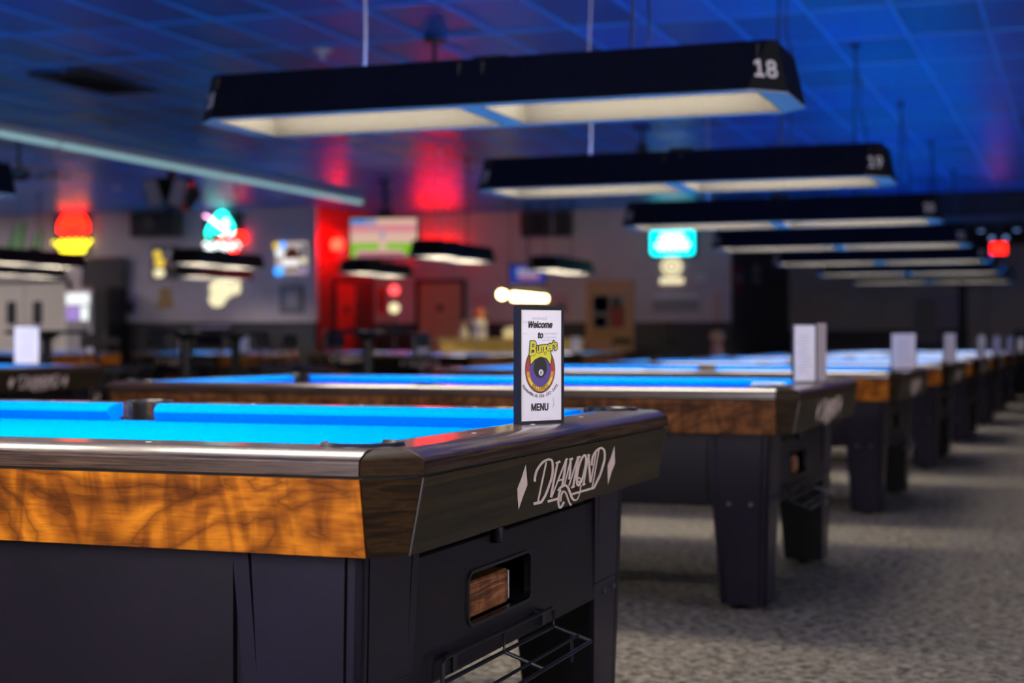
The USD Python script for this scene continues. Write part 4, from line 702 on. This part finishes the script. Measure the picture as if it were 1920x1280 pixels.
t = thing('exit_sign', 'red lit exit sign hanging at the far right', 'exit sign', (-.40, 25.0, 2.38), 0)
obj('casing', bbox(-.14, .14, -.04, .04, 0, .21, .008), 'plastic_black', t); obj('lit_face', bbox(-.125, .125, -.046, -.038, .015, .195, .003), 'exit_red', t, label='red lit face')
for x in (-.11, .11): obj('spot_head', lathe([(0, 0), (.035, .005), (.04, .05), (0, .06)], 12, (x, -.01, .25)), 'dot_blue', t, smooth=40)
obj('stem', box(-.012, .012, -.012, .012, .205, .57), 'plastic_black', t)
for x, lb in ((-.62, 'small bluish spotlight on the far right track, left one'), (-.08, 'small bluish spotlight on the far right track, right one')):
    t = thing('spotlight', lb, 'spotlight', (x, 24.0, 2.70), 0, 'spotlights on the track'); obj('lens', lathe([(0, 0), (.04, .003), (.045, .03), (0, .03)], 16), 'dot_blue', t); obj('head', lathe([(0, .03), (.055, .02), (.06, .12), (.02, .16), (.012, .20), (0, .20)], 16), 'plastic_black', t, smooth=40)
t = thing('ceiling_track', 'dark pipe with drop rods under the ceiling at the far right', 'pipe', (0, 24.0, 2.90), 0); obj('pipe', tube([(-1.2, 0, .03), (4.4, 0, .03)], .03, 10), 'grille', t)
for x in (-1.0, .9, 2.8): obj('drop_rod', box(x - .008, x + .008, -.008, .008, .05, H - 2.9), 'grille', t)

# ------------------------------------------------------------------ counter area
t = thing('bar_counter', 'yellow lit wooden counter in front of the middle wall', 'counter', (-8.3, 23.5, 0), 18)
obj('top', bbox(-1.28, 1.28, -.33, .33, .98, 1.02, .008), 'counter_top', t)
for i in range(8): obj('front_plank', bbox(-1.22 + i * .305 + .004, -1.22 + (i + 1) * .305 - .004, -.27, -.24, .08, .978, .004), 'counter_face', t)
obj('body', box(-1.22, 1.22, -.24, .27, 0, .979), 'frame_dark', t)
t = thing('counter_lamp', 'warm white lit bar lamp with a round end lamp over the counter', 'lamp', (-7.9, 23.1, 1.66), 20)
obj('lit_bar', hull([(x, y, z) for x, a, b in ((-.26, 0, .13), (.34, -.01, .07)) for y in (-.08, .08) for z in (a, b)]), 'bulb_counter', t); obj('globe', trimesh.creation.icosphere(2, .075).apply_translation([-.42, 0, .10]), 'bulb_counter', t, smooth=True); obj('housing', bbox(-.45, .4, -.06, .06, .16, .20, .01), 'plastic_black', t); obj('rod', cat_([tube([(-.3, 0, .19), (-.3, 0, H - 1.66)], .008, 6), tube([(.3, 0, .19), (.3, 0, H - 1.66)], .008, 6)]), 'plastic_black', t)
obj('globe_neck', tube([(-.42, 0, .12), (-.42, 0, .17)], .015, 8), 'plastic_black', t)
t = thing('drink_tower', 'white drinks dispenser with an orange and red top on the counter', 'dispenser', (-8.85, 23.32, 1.02), 0); obj('body', lathe([(0, 0), (.12, 0), (.13, .04), (.12, .30), (.08, .34), (0, .34)], 20), 'paper_white', t, smooth=40); obj('top', lathe([(0, .34), (.07, .34), (.09, .42), (.05, .52), (0, .54)], 18), 'paper_orange', t, smooth=40); obj('label_band', lathe([(.133, .1), (.135, .1), (.132, .22), (.129, .22)], 20), 'paper_lilac', t)
t = thing('bottle', 'cream bottle at the left end of the counter', 'bottle', (-9.08, 23.22, 1.02), 0); obj('glass', lathe([(0, 0), (.07, 0), (.075, .12), (.03, .2), (.028, .24), (0, .24)], 18), 'paper_cream', t, smooth=40); obj('cap', lathe([(0, .24), (.045, .24), (.05, .29), (0, .32)], 14), 'skin_tan', t, smooth=40)
t = thing('napkin_box', 'cream napkin box on the counter, just left of the big menu card', 'box', (-8.34, 23.48, 1.02), 18); obj('box', bbox(-.12, .12, -.08, .08, 0, .16, .01), 'paper_cream', t); obj('napkin', bbox(-.08, .08, -.03, .03, .16, .19, .008), 'paper_white', t)
t = thing('candy_machine', 'slim candy machine with a pink column near the corner of the grey wall', 'candy machine', (-5.18, 25.5, 0), 0); obj('base', lathe([(0, 0), (.16, 0), (.16, .02), (.04, .05), (.035, .6), (0, .6)], 18), 'plastic_black', t, smooth=40); obj('column', lathe([(0, .6), (.1, .62), (.11, .85), (.07, .92), (0, .92)], 18), 'paper_pink', t, smooth=40); obj('globe', lathe([(0, .92), (.09, .95), (.14, 1.04), (.11, 1.14), (0, 1.17)], 18), 'skin_tan', t, smooth=40)
# pair of bulbs
t = thing('stand_light', 'slim stand with a red globe above a cream globe, right of the red door', 'lamp', (-8.04, 17.95, 0), 0); obj('globe', trimesh.creation.icosphere(2, .075).apply_translation([0, 0, 1.68]), 'bulb_red', t, smooth=True, label='red globe'); obj('globe', trimesh.creation.icosphere(2, .075).apply_translation([0, 0, 1.43]), 'bulb_cream', t, smooth=True, label='cream globe'); obj('pole', cat_([tube([(0, 0, .02), (0, 0, 1.36)], .02, 8), tube([(0, 0, 1.50), (0, 0, 1.61)], .012, 8)]), 'plastic_black', t); obj('foot', lathe([(0, 0), (.16, 0), (.15, .02), (0, .03)], 20), 'plastic_black', t)
# television hanging from the ceiling
t = thing('television', 'lit hanging television showing a green playing field, right of the red recess', 'television', (-9.01, 19.75, 2.21), 12)
panel(t, 'casing', -.54, .54, 0, .64, 'plastic_black', -.04, .04, .012)
sc = panel(t, 'screen', -.51, .51, .03, .61, 'screen_cream', -.044, -.038, .001)
for x0, x1, z0, z1, m in ((-.505, -.15, .52, .605, 'screen_blue'), (-.505, .505, .40, .52, 'screen_pink'), (-.3, -.1, .42, .6, 'screen_white'), (-.505, -.06, .14, .24, 'screen_green'), (.04, .505, .14, .24, 'screen_green'), (-.505, -.42, .035, .14, 'screen_green'), (-.40, .36, .035, .10, 'screen_rose'), (.3, .505, .06, .2, 'screen_green'), (-.05, .02, .3, .46, 'screen_white')):
    obj('picture_patch', bbox(x0, x1, -.0475, -.0435, z0, z1, .0008), m, sc)
obj('mount', cat_([box(-.03, .03, .0, .06, .5, H - 2.21), bbox(-.12, .12, .02, .08, .58, .74, .01), bbox(-.1, .1, -.02, .1, H - 2.21 - .03, H - 2.21, .004)]), 'plastic_black', t)
t = thing('television', 'small hanging screen with pink lettering on blue, above the counter', 'television', (-7.36, 21.6, 1.90), 8)
panel(t, 'casing', -.31, .31, -.02, .30, 'plastic_black', -.04, .03, .01); sc = panel(t, 'screen', -.28, .28, 0, .27, 'screen_navy', -.044, -.038, .001)
for i, (x0, x1, z0, z1, m) in enumerate(((-.16, -.08, .15, .22, 'screen_white'), (-.06, .02, .15, .22, 'screen_white'), (.04, .12, .15, .22, 'screen_white'), (-.14, .2, .05, .10, 'screen_rose'), (-.16, .17, .10, .13, 'screen_white'))): obj('picture_patch', bbox(x0, x1, -.0475, -.0435, z0, z1, .0008), m, sc)
obj('red_light', bbox(.14, .22, -.045, -.03, .305, .34, .004), 'exit_red', t); obj('mount', tube([(0, 0, .28), (0, 0, H - 1.90)], .015, 8), 'plastic_black', t)
# pair of grey loudspeakers hanging in a V
t = thing('loudspeaker_pair', 'pair of grey fronted loudspeakers tilted in a V under the ceiling at the left', 'loudspeakers', (-11.25, 17.35, 2.80), 15)
for s in (-1, 1):
    b = bbox(-.12, .12, -.16, .10, 0, .42, .015); b.apply_transform(trimesh.transformations.rotation_matrix(s * math.radians(-16), [0, 1, 0])); b.apply_translation([s * .10, 0, .05])
    g = bbox(-.10, .10, -.172, -.158, .02, .40, .004); g.apply_transform(trimesh.transformations.rotation_matrix(s * math.radians(16), [0, 1, 0])); g.apply_translation([s * .12, 0, .05])
    k = bbox(-.12, .12, -.16, .10, 0, .42, .015); k.apply_transform(trimesh.transformations.rotation_matrix(s * math.radians(16), [0, 1, 0])); k.apply_translation([s * .12, 0, .05])
    c = obj('casing', k, 'plastic_black', t); obj('grille', g, 'grille_pale', c)
obj('bracket', cat_([hull([(x, y, z) for x, z in ((-.42, .25), (-.28, .04), (.28, .04), (.42, .25), (.3, .5), (-.3, .5)) for y in (.12, .16)]), box(-.04, .04, .1, .16, .45, H - 2.80)]), 'plastic_black', t)
# ceiling fan
t = thing('ceiling_fan', 'dark ceiling fan hanging at the upper left', 'ceiling fan', (-10.91, 13.54, 2.86), 20)
obj('rod', tube([(0, 0, .1), (0, 0, H - 2.86)], .018, 8), 'plastic_black', t); obj('canopy', lathe([(0, .47), (.03, .47), (.07, .54), (0, .54)], 18), 'plastic_black', t, smooth=40); obj('motor', lathe([(0, .0), (.09, .01), (.13, .05), (.13, .11), (.06, .16), (0, .16)], 24), 'plastic_black', t, smooth=40)
for i in range(5):
    b = hull([(.12, -.03, .06), (.12, .03, .065), (.24, -.07, .055), (.24, .07, .08), (.60, -.075, .055), (.60, .075, .085), (.12, -.03, .066), (.24, -.07, .063), (.60, -.075, .063), (.24, .07, .087), (.60, .075, .092)]); b.apply_transform(trimesh.transformations.rotation_matrix(i * 2 * math.pi / 5, [0, 0, 1])); obj('blade', b, 'shade_rim' if False else 'plastic_black', t)
# ceiling fittings
t = thing('air_vent', 'black square air vent in the ceiling at the upper left', 'air vent', (-7.8, 10.55, H), 0); obj('frame', cat_([box(-.30, .30, -.6, -.55, -.02, .004), box(-.30, .30, .55, .6, -.02, .004), box(-.30, -.26, -.55, .55, -.02, .004), box(.26, .30, -.55, .55, -.02, .004)]), 'plastic_black', t); obj('cavity', box(-.26, .26, -.55, .55, -.004, .003), 'gap_black', t)
for i in range(10): obj('slat', hull([(x, -.52 + i * .113 + d, z) for x in (-.255, .255) for d, z in ((0, -.016), (.004, -.016), (.03, -.006), (.034, -.006))]), 'plastic_black', t)
for (x, y), lb in zip(((-5.05, 9.8), (-7.28, 15.06), (-13.38, 19.24)), ('small white sprinkler head in the ceiling above the left part of the big lamp', 'small white sprinkler head in the ceiling below the left end of the big lamp', 'small white sprinkler head at the left, beside the pair of grey loudspeakers')):
    t = thing('sprinkler', lb, 'sprinkler', (x, y, H), 0, 'ceiling sprinklers'); obj('plate', lathe([(0, -.012), (.08, -.012), (.085, 0), (0, 0)], 18), 'white_metal', t); obj('head', lathe([(0, -.07), (.035, -.07), (.03, -.06), (.012, -.05), (.014, -.012), (0, -.012)], 14), 'white_metal', t, smooth=40)
for (x, y), lb in zip(((-3.98, 9.66), (-3.8, 15.36)), ('dark ceiling spotlight above the middle of the big lamp', 'dark ceiling spotlight above the second lamp of the row')):
    t = thing('ceiling_spot', lb, 'spotlight', (x, y, H), 0, 'dark ceiling spotlights'); obj('plate', lathe([(0, -.03), (.09, -.03), (.10, 0), (0, 0)], 20), 'plastic_black', t, smooth=40); obj('stem', tube([(0, 0, -.03), (0, 0, -.2)], .018, 8), 'plastic_black', t); obj('head', lathe([(0, -.32), (.06, -.32), (.07, -.24), (.03, -.18), (0, -.18)], 18), 'plastic_black', t, smooth=40)
